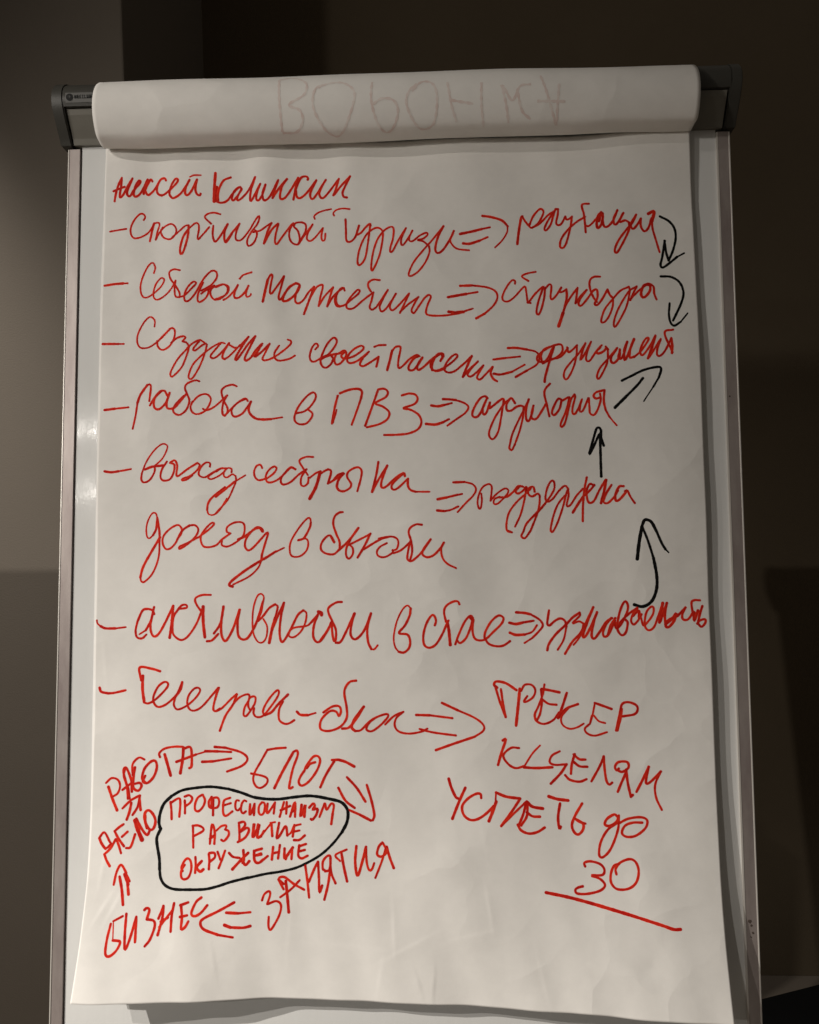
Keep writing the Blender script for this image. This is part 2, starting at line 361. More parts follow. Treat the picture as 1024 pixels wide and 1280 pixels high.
u2 = sheet('under_sheet', -0.0016, -0.0045, 0.0, PAPER2, 0.0055, 121, 181, under2)
# sheets already used: turned up over the clamp and hanging down behind the board
RC = cat(ROLL, 14)
def roll_sheet(name, ul, ur, inset, m, seed):
    d = np.gradient(RC, axis=0); nrm_ = np.stack([d[:, 1], -d[:, 0]], -1); nrm_ /= np.linalg.norm(nrm_, axis=1)[:, None]
    P = RC + nrm_ * inset
    nu = 161; s = np.linspace(0, 1, nu)[None, :]
    k = np.linspace(0, 1, len(P))[:, None]
    U = ul * (1 - s) + ur * s + 0 * k
    Vv = P[:, 0][:, None] + 0.0006 * np.sin(U * 17 + seed) + 0 * s
    H = P[:, 1][:, None] + 0.0009 * np.sin(U * 11 + seed * 2 + k * 4) + 0.0005 * np.sin(U * 37 + k * 9)
    low = np.exp(-((k * (len(P) - 1) - 22) / 16.0) ** 2)      # wavy lower bulge
    Vv = Vv + low * (-0.0022 * np.exp(-((U + 0.27) / 0.05) ** 2) + 0.0035 * sstep(U, 0.16, 0.24) + 0.0010 * sstep(U, -0.2, 0.2))
    me = grid_mesh(name, U, Vv, H)
    o = obj(name, me, m, pad)
    md = o.modifiers.new('thickness', 'SOLIDIFY'); md.thickness = 0.00014; md.offset = 0
    return o, U, Vv, H
turned, RU, RV, RH = roll_sheet('turned_over_sheet', -0.3195, 0.2945, 0.0, PAPER, 0.0)
turned['label'] = 'used sheet turned up over the clamp, its writing showing through upside down'
roll_sheet('turned_over_sheet', -0.3202, 0.2952, 0.0009, PAPER2, 0.4)
roll_sheet('turned_over_sheet', -0.3186, 0.2936, 0.0019, PAPER2, 0.7)

# ---------------------------------------------------------------- the handwriting: every stroke of the marker, in 0.1 mm on the sheet
INK = [
('name_line','r',[
(258,[(-3110,3343),(-3093,3434),(-3064,3527),(-3033,3591)]),
(258,[(-3033,3591),(-3040,3500),(-3053,3420),(-3051,3380),(-3018,3413),(-2972,3501),(-2922,3588)]),
(258,[(-2922,3588),(-2952,3515),(-2978,3441),(-2969,3401),(-2944,3401),(-2908,3463),(-2843,3546),(-2854,3570),(-2884,3524),(-2905,3456),(-2908,3407),(-2880,3397),(-2831,3446),(-2766,3582)]),
(258,[(-3120,3450),(-3064,3474),(-3004,3496)]),
(258,[(-2766,3578),(-2786,3508),(-2808,3427)]),
(258,[(-2808,3427),(-2773,3515),(-2733,3582),(-2715,3562)]),
(258,[(-2733,3582),(-2772,3549),(-2792,3481),(-2773,3425),(-2747,3422),(-2686,3481),(-2630,3571),(-2581,3588),(-2564,3563)]),
(258,[(-2630,3571),(-2665,3500),(-2659,3432),(-2603,3408),(-2532,3448),(-2448,3523),(-2432,3563),(-2459,3571),(-2503,3506),(-2526,3428),(-2510,3383),(-2475,3366),(-2406,3405),(-2346,3485),(-2308,3556)]),
(258,[(-2308,3556),(-2346,3471),(-2352,3410),(-2328,3389),(-2286,3436),(-2228,3560)]),
(258,[(-2228,3560),(-2243,3470),(-2233,3409),(-2199,3385),(-2188,3404)]),
(206,[(-2301,3591),(-2262,3608),(-2189,3608)]),
(332,[(-2034,3629),(-2042,3484),(-2046,3318)]),
(332,[(-2040,3318),(-2026,3401),(-2018,3477)]),
(258,[(-2018,3477),(-2027,3373),(-2016,3318),(-1954,3305),(-1902,3332),(-1857,3394),(-1796,3462),(-1769,3474)]),
(258,[(-1872,3584),(-1944,3553),(-1989,3470),(-2005,3387),(-2000,3332)]),
(258,[(-1753,3452),(-1778,3474),(-1831,3435),(-1857,3360),(-1843,3328),(-1804,3370),(-1753,3445)]),
(258,[(-1753,3452),(-1797,3372),(-1792,3328),(-1736,3366),(-1667,3444),(-1605,3567)]),
(258,[(-1605,3567),(-1646,3442),(-1660,3349),(-1650,3310),(-1612,3371),(-1550,3488)]),
(258,[(-1550,3488),(-1584,3396),(-1591,3329),(-1564,3314),(-1523,3379),(-1493,3479)]),
(258,[(-1493,3479),(-1523,3392),(-1517,3325),(-1490,3311),(-1438,3364),(-1359,3529)]),
(258,[(-1359,3529),(-1392,3433),(-1418,3335)]),
(258,[(-1418,3335),(-1346,3448),(-1268,3545)]),
(258,[(-1268,3545),(-1320,3462),(-1340,3367),(-1331,3327),(-1288,3342),(-1229,3424),(-1150,3560)]),
(258,[(-1150,3560),(-1179,3438),(-1200,3322)]),
(258,[(-1183,3417),(-1124,3553),(-1071,3574),(-1047,3557),(-1050,3538)]),
(258,[(-1174,3424),(-1163,3353),(-1126,3339),(-1057,3396),(-958,3531)]),
(258,[(-958,3531),(-1004,3436),(-1024,3368),(-1004,3326),(-965,3360),(-858,3531)]),
(258,[(-858,3531),(-905,3448),(-925,3380),(-905,3336),(-858,3357),(-717,3533)]),
(258,[(-717,3533),(-745,3440),(-776,3360)]),
(258,[(-765,3367),(-698,3451),(-597,3554)]),
(258,[(-597,3554),(-651,3448),(-678,3382),(-665,3338),(-632,3328)])]),
('first_item','r',[
(210,[(-3157,3017),(-3077,3030),(-2984,3044)]),
(210,[(-2806,3145),(-2791,3173),(-2805,3205),(-2843,3209),(-2894,3153),(-2934,3070),(-2937,2995),(-2904,2945),(-2839,2952),(-2762,2999),(-2717,3061),(-2698,3105)]),
(247,[(-2695,3109),(-2716,3019),(-2736,2912)]),
(210,[(-2717,3033),(-2695,3099),(-2657,3114),(-2636,3092),(-2658,3011),(-2674,2928)]),
(210,[(-2674,2928),(-2634,3003),(-2572,3067),(-2502,3087),(-2456,3049),(-2447,2994),(-2485,2935),(-2534,2923),(-2591,2951),(-2621,3015),(-2600,3058)]),
(210,[(-2492,2939),(-2417,2999),(-2350,3057),(-2316,3063)]),
(256,[(-2313,3061),(-2319,2955),(-2360,2793),(-2393,2753),(-2400,2821),(-2368,2942),(-2309,3029)]),
(210,[(-2309,3029),(-2243,3083),(-2210,3075),(-2203,3021),(-2216,2938),(-2209,2911),(-2150,2973),(-2094,3039)]),
(210,[(-2073,3075),(-2140,3145),(-2111,3182),(-2045,3195),(-1976,3178)]),
(247,[(-2050,3052),(-2056,2964),(-2045,2903),(-2022,2882),(-1969,2948),(-1898,3070)]),
(247,[(-1898,3070),(-1930,2975),(-1929,2893),(-1909,2873),(-1852,2960)]),
(247,[(-1916,2875),(-1857,2963),(-1772,3071)]),
(220,[(-1772,3071),(-1807,2976),(-1810,2908),(-1783,2887),(-1737,2906),(-1663,2998),(-1616,3077),(-1569,3142),(-1558,3121),(-1582,3054),(-1643,2976),(-1685,2897),(-1685,2842),(-1662,2825),(-1615,2860),(-1586,2926),(-1586,2973),(-1616,3002)]),
(220,[(-1623,2973),(-1549,2986),(-1483,3032),(-1430,3066)]),
(247,[(-1430,3066),(-1470,2978),(-1509,2846)]),
(247,[(-1502,2857),(-1430,2992),(-1363,3061)]),
(220,[(-1359,3058),(-1385,2953),(-1394,2866),(-1373,2844),(-1314,2929),(-1235,3036),(-1202,3069)]),
(220,[(-1206,3063),(-1241,2996),(-1244,2916),(-1212,2856),(-1150,2842),(-1136,2914),(-1156,2988),(-1196,3033),(-1176,3069),(-1113,3074),(-1069,3045),(-1076,2971),(-1130,2880),(-1150,2845)]),
(220,[(-1143,2847),(-1076,2944),(-996,3049)]),
(220,[(-996,3049),(-1049,2950),(-1056,2893),(-1022,2870),(-969,2906),(-887,3005)]),
(220,[(-887,3005),(-903,2917),(-892,2869),(-868,2878),(-860,2943)]),
(201,[(-973,3107),(-980,3137),(-943,3171),(-877,3196),(-800,3210)]),
(201,[(-768,3138),(-777,3165),(-744,3198),(-677,3211),(-604,3202)]),
(238,[(-647,3092),(-643,2976),(-640,2874),(-617,2846),(-577,2859),(-538,2913),(-505,3021)]),
(238,[(-505,3021),(-531,2926),(-485,2943),(-439,2997),(-392,3039),(-382,3018)]),
(220,[(-386,3032),(-404,2891),(-440,2674),(-499,2591),(-522,2634),(-499,2770),(-439,2905),(-366,2975),(-307,2992),(-261,2959),(-255,2885),(-291,2698),(-362,2535),(-378,2572),(-361,2714),(-314,2861),(-241,2958),(-168,2995),(-140,2967),(-149,2866),(-176,2774),(-177,2728),(-150,2739),(-90,2851),(-11,2976)]),
(220,[(-11,2976),(-51,2889),(-64,2823),(-45,2793),(8,2861),(57,2948)]),
(220,[(57,2948),(25,2881),(27,2837),(67,2840),(132,2893),(201,2924),(215,2902),(171,2862),(108,2846),(171,2830),(229,2778)]),
(220,[(229,2778),(233,2718),(195,2618),(116,2513),(37,2464),(14,2488),(65,2607),(170,2739),(263,2845),(382,2993)]),
(256,[(382,2993),(322,2872),(294,2751),(320,2704),(379,2744),(452,2857),(490,2939)]),
(210,[(490,2939),(452,2857),(465,2803),(523,2749),(646,2730)]),
(294,[(555,2906),(692,2931),(783,2951)]),
(220,[(783,2951),(868,2967)]),
(294,[(586,2805),(651,2799),(756,2829)]),
(220,[(756,2829),(841,2863)]),
(275,[(789,3090),(889,3073),(993,3036),(1051,2975)]),
(192,[(1051,2975),(1043,2908),(990,2822),(917,2751)]),
(288,[(1149,2783),(1167,2920),(1192,3056),(1206,3081)]),
(238,[(1206,3081),(1235,3029),(1279,2972),(1305,2958),(1371,3007),(1425,3108),(1420,3148),(1387,3156),(1321,3083),(1277,2981)]),
(238,[(1305,2958),(1384,3000),(1477,3092),(1539,3130)]),
(238,[(1535,3123),(1469,3025),(1435,2945),(1454,2928),(1501,2991),(1531,3090),(1555,3149),(1581,3148)]),
(238,[(1553,3153),(1577,3143),(1573,3083),(1557,3008),(1578,2977),(1615,2998),(1652,3067)]),
(238,[(1652,3067),(1666,3033),(1702,3046),(1720,3063)]),
(238,[(1720,3063),(1700,2941),(1654,2778),(1616,2731),(1592,2750),(1604,2825),(1671,2920),(1759,2997),(1853,3052)]),
(238,[(1895,3190),(1842,3191),(1823,3166),(1844,3067),(1857,2887)]),
(238,[(1853,2962),(1890,2952),(1953,3009),(2020,3097)]),
(288,[(2022,3092),(1990,3060),(1970,2971),(1984,2925),(2019,2968),(2036,3058),(2012,3067),(1995,2999)]),
(256,[(2036,3081),(2034,2998),(2047,2940),(2084,2939),(2140,3002),(2186,3112)]),
(256,[(2186,3107),(2147,3025),(2149,2964),(2182,2971),(2248,3080)]),
(256,[(2243,3076),(2204,2985),(2263,3000),(2303,2976)]),
(256,[(2303,2976),(2295,2886),(2195,2692),(2159,2656),(2148,2694),(2191,2790),(2274,2901),(2334,2968),(2378,3059)]),
(256,[(2378,3059),(2332,2984),(2321,2931),(2347,2908),(2392,2960),(2426,3017)]),
(256,[(2426,3017),(2423,2937),(2455,2881),(2499,2914),(2536,3018)]),
(340,[(2504,3067),(2563,3090),(2541,2988)]),
(238,[(2541,2988),(2543,2913),(2568,2807),(2607,2656)])]),
('black_one','k',[
(256,[(2622,3036),(2710,2984),(2765,2907),(2777,2802),(2744,2669),(2697,2565)]),
(256,[(2697,2565),(2674,2655),(2661,2776)]),
(256,[(2665,2775),(2634,2611),(2612,2518),(2637,2491),(2711,2542),(2784,2601)]),
(192,[(2784,2601),(2857,2638)])]),
('black_two','k',[
(256,[(2610,2397),(2715,2389),(2799,2331),(2835,2226),(2807,2108),(2719,1929)]),
(240,[(2690,2110),(2679,1992),(2694,1906),(2731,1875),(2797,1915)]),
(176,[(2797,1915),(2869,2003)])]),
('second_item','r',[
(275,[(-3209,2433),(-3101,2450),(-3008,2455)]),
(201,[(-3008,2455),(-2964,2456)]),
(201,[(-2684,2560),(-2671,2621),(-2703,2674),(-2756,2623),(-2813,2488),(-2825,2380),(-2797,2305),(-2743,2301),(-2669,2348),(-2601,2412),(-2568,2478),(-2603,2501),(-2657,2442),(-2685,2349),(-2675,2287),(-2633,2269),(-2557,2308),(-2489,2378),(-2443,2464)]),
(220,[(-2399,2576),(-2466,2588),(-2514,2557),(-2499,2487),(-2449,2417),(-2400,2334),(-2400,2287),(-2440,2295),(-2452,2376),(-2443,2464)]),
(220,[(-2399,2283),(-2341,2306),(-2265,2389),(-2227,2437),(-2260,2450),(-2316,2388),(-2347,2306),(-2340,2246),(-2301,2246),(-2239,2322),(-2150,2485),(-2071,2565),(-2018,2556),(-2011,2496),(-2071,2418),(-2175,2357)]),
(220,[(-2156,2445),(-2201,2336),(-2212,2269),(-2193,2233),(-2135,2270),(-2103,2324),(-2100,2364)]),
(220,[(-2175,2324),(-2123,2364),(-2051,2406)]),
(220,[(-2037,2410),(-2077,2357),(-2070,2297),(-2030,2259),(-1964,2274),(-1903,2326),(-1897,2385),(-1937,2420),(-2017,2403),(-2110,2364)]),
(220,[(-2020,2267),(-1939,2294),(-1893,2332),(-1886,2392),(-1940,2420),(-2020,2392)]),
(220,[(-1939,2254),(-1886,2285),(-1819,2356),(-1785,2408)]),
(247,[(-1785,2408),(-1819,2329),(-1819,2276),(-1772,2275),(-1712,2326),(-1671,2395)]),
(210,[(-1671,2395),(-1698,2312),(-1685,2278),(-1651,2290),(-1645,2307)]),
(210,[(-1765,2474),(-1725,2513),(-1638,2539)]),
(301,[(-1518,2223),(-1492,2345),(-1466,2459)]),
(229,[(-1466,2459),(-1434,2514),(-1419,2494),(-1434,2413),(-1444,2325),(-1427,2308),(-1370,2388),(-1300,2499)]),
(229,[(-1300,2499),(-1331,2376),(-1354,2274),(-1337,2244),(-1280,2330),(-1228,2392),(-1176,2425)]),
(275,[(-1176,2425),(-1138,2404),(-1149,2351),(-1201,2284),(-1266,2236),(-1311,2235),(-1299,2296),(-1241,2385),(-1176,2425)]),
(238,[(-1138,2397),(-1175,2311),(-1181,2230),(-1148,2205),(-1095,2241),(-1042,2319),(-982,2376)]),
(275,[(-982,2376),(-1028,2251),(-1088,2089)]),
(238,[(-1035,2238),(-962,2361),(-902,2394),(-888,2371),(-915,2259),(-932,2168)]),
(238,[(-932,2168),(-868,2270),(-779,2362)]),
(238,[(-779,2362),(-815,2254),(-842,2160)]),
(238,[(-839,2165),(-776,2266),(-696,2336),(-664,2344)]),
(238,[(-664,2348),(-716,2324),(-756,2252),(-756,2192),(-730,2155),(-670,2162)]),
(229,[(-657,2322),(-670,2350),(-703,2340),(-743,2273),(-743,2193),(-710,2158),(-657,2169),(-591,2220),(-525,2272),(-499,2311),(-523,2324),(-591,2253),(-633,2188),(-637,2142),(-605,2124),(-552,2139),(-460,2217),(-356,2296)]),
(229,[(-290,2427),(-355,2434),(-405,2405),(-410,2358),(-382,2306)]),
(229,[(-356,2296),(-376,2209),(-395,2143),(-376,2112),(-330,2135),(-278,2208),(-205,2321)]),
(229,[(-205,2321),(-258,2221),(-291,2141),(-272,2090),(-226,2120),(-174,2193),(-121,2279)]),
(229,[(-121,2279),(-174,2180),(-184,2127),(-155,2102),(-96,2152),(16,2278)]),
(229,[(16,2278),(-30,2178),(-81,2072)]),
(229,[(-77,2086),(8,2165),(113,2241)]),
(229,[(113,2241),(67,2165),(40,2099),(66,2072),(112,2138),(178,2230),(224,2262),(241,2235),(210,2163),(190,2085),(209,2052),(293,2041),(423,2045),(585,2071)]),
(301,[(422,2234),(532,2252),(610,2264)]),
(220,[(610,2264),(728,2283)]),
(314,[(426,2080),(491,2071)]),
(275,[(491,2071),(582,2079)]),
(220,[(582,2079),(676,2107)]),
(288,[(550,2352),(677,2354)]),
(229,[(677,2354),(819,2333),(909,2291),(934,2224),(894,2138),(802,2053)]),
(275,[(802,2053),(711,2003)]),
(220,[(1117,2360),(1117,2390),(1085,2395),(1026,2321),(986,2229),(998,2182),(1049,2177),(1115,2225),(1180,2296),(1219,2327),(1231,2274),(1244,2155)]),
(220,[(1332,2480),(1248,2466),(1189,2435),(1256,2385)]),
(220,[(1242,2157),(1274,2151)]),
(238,[(1257,2161),(1321,2245),(1399,2316),(1418,2309)]),
(238,[(1406,2309),(1358,2178),(1333,2060),(1353,2026),(1384,2085),(1414,2203),(1425,2296)]),
(238,[(1425,2296),(1471,2344),(1492,2321),(1481,2208),(1499,2185),(1546,2233),(1593,2309)]),
(238,[(1592,2306),(1572,2260),(1611,2266),(1646,2289)]),
(275,[(1646,2285),(1648,2212),(1626,2106),(1592,2001)]),
(354,[(1606,2040),(1558,1900)]),
(238,[(1602,2021),(1630,2109),(1693,2213),(1761,2302)]),
(238,[(1761,2302),(1748,2212),(1735,2138)]),
(238,[(1738,2138),(1795,2219),(1854,2278)]),
(238,[(1854,2278),(1794,2197),(1767,2137),(1789,2110),(1844,2166),(1919,2268)]),
(238,[(1993,2413),(1929,2413),(1888,2373),(1890,2284),(1924,2194),(1955,2149)]),
(256,[(1922,2271),(1958,2279),(1964,2200),(1934,2130),(1963,2119),(2010,2177),(2066,2275)]),
(256,[(2066,2275),(2089,2218),(2121,2184)]),
(229,[(2121,2184),(2115,2099),(2077,1998),(2033,1940),(2001,1933),(1998,1970),(2036,2073),(2117,2173),(2196,2257),(2282,2294)]),
(229,[(2284,2291),(2288,2239),(2249,2079),(2146,1893),(2122,1908),(2141,1996),(2193,2111),(2281,2246),(2360,2295)]),
(229,[(2360,2292),(2323,2223),(2293,2154)]),
(229,[(2296,2165),(2380,2250),(2465,2314)]),
(288,[(2496,2306),(2439,2307),(2405,2234),(2414,2183),(2450,2189),(2494,2247),(2499,2303)]),
(238,[(2446,2307),(2482,2321),(2531,2290),(2536,2216),(2558,2154)])]),
('third_item','r',[
(265,[(-3213,1801),(-3111,1801),(-3046,1801)]),
(201,[(-3046,1801),(-2991,1801)]),
(201,[(-2668,1982),(-2667,2047),(-2719,2086),(-2786,2024),(-2844,1904),(-2848,1809),(-2807,1755),(-2727,1760),(-2648,1805)]),
(256,[(-2648,1805),(-2553,1894),(-2498,1947)]),
(220,[(-2498,1947),(-2470,1956),(-2443,1922),(-2456,1836),(-2510,1759),(-2579,1729),(-2627,1764),(-2637,1825)]),
(229,[(-2482,1801),(-2419,1848),(-2352,1865),(-2331,1851),(-2360,1812)]),
(210,[(-2360,1810),(-2319,1797),(-2293,1755)]),
(210,[(-2293,1755),(-2311,1681),(-2368,1542),(-2452,1454),(-2485,1446),(-2485,1496),(-2418,1617),(-2335,1710),(-2270,1780),(-2191,1825),(-2159,1815),(-2110,1778)]),
(210,[(-2191,1810),(-2238,1752),(-2250,1718),(-2222,1719),(-2166,1765),(-2123,1791)]),
(210,[(-2110,1778),(-2126,1699),(-2181,1550),(-2254,1426),(-2294,1422),(-2290,1475),(-2246,1574),(-2142,1682),(-2045,1757),(-1964,1797),(-1922,1789)]),
(229,[(-1960,1797),(-2029,1716),(-2069,1662),(-2056,1634),(-2011,1645),(-1946,1706),(-1877,1792)]),
(256,[(-1877,1792),(-1930,1706),(-1946,1639),(-1921,1622)]),
(220,[(-1921,1622),(-1880,1647),(-1814,1712),(-1762,1769)]),
(220,[(-1884,1778),(-1791,1743),(-1672,1854)]),
(256,[(-1672,1854),(-1751,1736),(-1806,1637),(-1796,1610),(-1738,1689),(-1672,1781),(-1598,1857)]),
(256,[(-1598,1857),(-1665,1727),(-1708,1635),(-1697,1602),(-1645,1634),(-1592,1712),(-1525,1776)]),
(256,[(-1525,1776),(-1572,1698),(-1605,1643)]),
(256,[(-1594,1643),(-1525,1696),(-1445,1773)]),
(229,[(-1445,1773),(-1498,1669),(-1522,1617),(-1492,1599),(-1406,1627),(-1302,1699),(-1230,1765),(-1224,1801),(-1257,1815)]),
(229,[(-1347,1752),(-1393,1680),(-1393,1627),(-1354,1594),(-1275,1602),(-1223,1619),(-1181,1645)]),
(229,[(-966,1705),(-936,1740),(-960,1767),(-999,1726),(-1025,1640),(-1012,1586),(-972,1575),(-907,1610),(-855,1636)]),
(256,[(-855,1636),(-776,1648),(-667,1664)]),
(238,[(-845,1629),(-774,1714),(-741,1787),(-774,1825),(-839,1762),(-891,1656),(-911,1577),(-891,1523),(-852,1507),(-806,1542),(-780,1601),(-800,1635)]),
(238,[(-917,1593),(-839,1629),(-748,1654)]),
(238,[(-748,1654),(-767,1588),(-748,1541),(-702,1554),(-650,1620),(-646,1672),(-670,1686),(-722,1657)]),
(238,[(-676,1656),(-696,1627),(-657,1600),(-565,1625),(-487,1675),(-460,1714),(-493,1732),(-565,1697),(-624,1632),(-631,1573),(-592,1553),(-513,1584),(-408,1667)]),
(238,[(-408,1667),(-474,1596),(-501,1538),(-468,1518),(-396,1555),(-307,1612)]),
(275,[(-307,1612),(-315,1567),(-329,1512)]),
(238,[(-349,1718),(-304,1733),(-232,1735)]),
(288,[(-217,1473),(-188,1577),(-165,1675)]),
(238,[(-165,1668),(-135,1707),(-90,1720),(-77,1693),(-100,1575),(-100,1494),(-59,1509),(19,1587),(91,1627),(117,1614)]),
(256,[(110,1614),(58,1587),(6,1509),(12,1469),(57,1472),(110,1535),(149,1601)]),
(256,[(149,1601),(97,1522),(103,1469),(161,1502),(252,1588),(344,1643),(367,1620),(336,1563)]),
(256,[(337,1643),(265,1588),(232,1522),(251,1475),(303,1458),(381,1481)]),
(238,[(335,1566),(354,1608),(338,1641),(299,1628),(253,1543),(246,1477)]),
(238,[(246,1466),(311,1466),(389,1502),(467,1560),(510,1608),(494,1632),(442,1600),(389,1528),(375,1469),(414,1442),(479,1454),(570,1524),(659,1607)]),
(288,[(659,1607),(608,1497),(566,1393)]),
(238,[(568,1393),(634,1470),(722,1548)]),
(238,[(722,1548),(647,1470),(614,1412),(646,1394),(698,1428),(778,1504)]),
(238,[(778,1504),(723,1415),(712,1376),(742,1359),(800,1412),(871,1485)]),
(265,[(871,1485),(851,1423),(876,1363),(914,1335)]),
(265,[(882,1563),(1007,1575)]),
(220,[(1007,1575),(1155,1588)]),
(265,[(883,1415),(953,1404),(1069,1429)]),
(201,[(1069,1429),(1201,1502)]),
(275,[(1032,1680),(1125,1679),(1227,1661)]),
(220,[(1227,1661),(1317,1637),(1354,1584),(1327,1505),(1223,1440)]),
(265,[(1223,1440),(1106,1374)]),
(238,[(1554,1712),(1489,1694),(1416,1659),(1343,1601),(1328,1556),(1356,1530),(1443,1541),(1530,1576),(1589,1634),(1587,1700),(1554,1712)]),
(238,[(1399,1519),(1444,1577),(1504,1701)]),
(275,[(1504,1687),(1458,1541),(1411,1379),(1402,1320)]),
(238,[(1378,1527),(1372,1600),(1402,1659),(1460,1687)]),
(238,[(1385,1512),(1472,1555),(1574,1583),(1647,1670)]),
(238,[(1640,1677),(1654,1626),(1705,1661),(1741,1697)]),
(229,[(1741,1694),(1732,1580),(1694,1450),(1634,1349),(1602,1371),(1615,1444),(1688,1537),(1761,1616),(1828,1718)]),
(229,[(1828,1718),(1798,1638),(1772,1543),(1819,1608),(1886,1732)]),
(229,[(1886,1732),(1848,1637),(1832,1549),(1868,1534),(1934,1628),(1993,1693)]),
(275,[(1978,1671),(1941,1632),(1955,1608),(2006,1626),(2042,1662)]),
(275,[(2035,1677),(2056,1647)]),
(229,[(2056,1647),(2046,1516),(1986,1386),(1950,1343),(1940,1379),(1973,1459),(2061,1559),(2149,1660)]),
(275,[(2149,1660),(2090,1573),(2086,1522),(2117,1507),(2168,1564),(2177,1645)]),
(275,[(2177,1637),(2161,1557),(2204,1570),(2253,1723)]),
(275,[(2250,1719),(2220,1629),(2224,1533),(2261,1598),(2322,1750)]),
(275,[(2322,1743),(2284,1656),(2275,1561),(2317,1567)]),
(238,[(2317,1560),(2389,1624),(2459,1723),(2466,1760),(2431,1739),(2387,1653),(2382,1602),(2409,1582),(2474,1664),(2536,1776)]),
(288,[(2536,1776),(2502,1663),(2457,1545)]),
(238,[(2472,1559),(2588,1740)]),
(238,[(2588,1733),(2555,1647),(2549,1581),(2577,1566),(2627,1615),(2694,1744)]),
(238,[(2715,1834),(2629,1802),(2703,1598)]),
(288,[(2694,1744),(2701,1671),(2696,1591)])]),
('black_three','k',[
(264,[(2189,1320),(2291,1369),(2418,1427),(2556,1452),(2584,1425),(2559,1342)]),
(208,[(2559,1342),(2500,1246)]),
(144,[(2500,1246),(2401,1100)]),
(320,[(2114,1044),(2235,1163)]),
(272,[(2235,1163),(2338,1264),(2400,1340)])]),
('black_four','k',[
(288,[(1959,338),(1958,508),(1959,778)]),
(264,[(1993,655),(1970,739),(1966,823),(1928,837),(1894,741),(1845,576),(1872,612),(1946,766)])]),
('fourth_item','r',[
(288,[(-3180,1099),(-3072,1111)]),
(220,[(-3072,1111),(-2928,1124)]),
(220,[(-2881,897),(-2852,1031),(-2833,1162)]),
(275,[(-2833,1169),(-2802,1255),(-2732,1358)]),
(229,[(-2732,1358),(-2706,1363),(-2695,1327),(-2709,1187)]),
(247,[(-2701,1141),(-2651,1227),(-2599,1286),(-2553,1294),(-2533,1265),(-2513,1231)]),
(256,[(-2586,1290),(-2651,1220),(-2662,1147),(-2642,1105),(-2596,1104),(-2532,1172),(-2497,1271)]),
(256,[(-2497,1271),(-2525,1185),(-2524,1119),(-2491,1103),(-2439,1118),(-2361,1209),(-2322,1255)]),
(220,[(-2186,1390),(-2231,1399),(-2309,1367),(-2335,1321),(-2309,1248),(-2289,1182),(-2321,1090),(-2386,1038),(-2438,1052),(-2458,1092),(-2426,1157),(-2348,1235)]),
(220,[(-2269,1156),(-2192,1235),(-2114,1254),(-2068,1214),(-2075,1155),(-2127,1077),(-2204,1044),(-2256,1064),(-2276,1117),(-2257,1176)]),
(220,[(-2146,1100),(-2114,1083),(-2035,1115),(-1955,1179),(-1902,1230)]),
(238,[(-1793,1331),(-1840,1348),(-1912,1329),(-1952,1284),(-1931,1191),(-1891,1111),(-1888,1059),(-1924,1023),(-1944,1073),(-1931,1165),(-1892,1236)]),
(238,[(-1917,1023),(-1851,1090),(-1772,1161),(-1700,1199),(-1673,1172)]),
(238,[(-1693,1196),(-1772,1161),(-1838,1097),(-1837,1031),(-1797,1010),(-1731,1041),(-1679,1106),(-1640,1165)]),
(275,[(-1640,1165),(-1663,1093),(-1645,1033),(-1586,986),(-1507,974),(-1428,977)]),
(201,[(-1428,977),(-1312,995)]),
(229,[(-1169,1036),(-1090,1051),(-1025,1095),(-969,1172),(-961,1224),(-991,1249),(-1051,1214),(-1130,1124),(-1176,1033),(-1182,961),(-1136,921),(-1064,926),(-1012,977),(-996,1029),(-1038,1069)]),
(256,[(-732,1210),(-762,1090),(-793,921)]),
(183,[(-782,927),(-756,1011),(-743,1063)]),
(275,[(-708,1236),(-613,1272),(-523,1281),(-481,1252),(-491,1180)]),
(238,[(-491,1180),(-536,1049),(-588,906)]),
(256,[(-313,1272),(-355,1152),(-449,894)]),
(247,[(-313,1272),(-250,1278),(-212,1241),(-238,1189),(-342,1129),(-265,1092),(-200,1032),(-220,961),(-304,910),(-431,878)]),
(247,[(-67,1205),(9,1223),(73,1209),(95,1163),(59,1112),(-55,1071),(20,1054),(104,1000),(132,922),(96,851),(5,810),(-111,797),(-253,796)]),
(294,[(237,1095),(304,1086),(369,1099)]),
(238,[(369,1099),(446,1118)]),
(294,[(180,904),(276,896),(354,918)]),
(238,[(354,918),(416,950)]),
(275,[(357,1161),(434,1156),(490,1150)]),
(275,[(358,1161),(429,1157)]),
(229,[(429,1157),(519,1139),(589,1109),(618,1069),(581,1011),(490,947),(400,883)]),
(256,[(814,1162),(789,1183),(737,1158),(678,1068),(656,990),(690,966),(735,1002),(808,1156)]),
(256,[(801,1143),(768,1066),(767,1001),(799,1007),(839,1116)]),
(256,[(839,1114),(832,1058),(864,1076),(967,1151),(986,1112)]),
(229,[(980,1138),(959,1009),(924,829),(872,739),(834,753),(828,818),(888,959),(979,1092),(1018,1130)]),
(256,[(1094,1102),(1056,1155),(1011,1098),(1010,1033),(1054,1026),(1106,1063),(1157,1075),(1180,1062)]),
(229,[(1180,1062),(1174,965),(1140,824),(1088,681)]),
(229,[(1037,682),(1064,787),(1129,927),(1195,1055),(1235,1139)]),
(256,[(1235,1139),(1207,1042),(1206,939),(1231,915),(1264,989),(1282,1073)]),
(256,[(1282,1073),(1264,1002),(1263,944),(1308,937),(1360,1008),(1407,1086)]),
(247,[(1456,1301),(1410,1249),(1396,1196),(1414,1105),(1443,962)]),
(256,[(1570,1134),(1538,1144),(1498,1079),(1470,1001),(1496,975),(1549,1040),(1570,1118)]),
(238,[(1570,1118),(1641,1160)]),
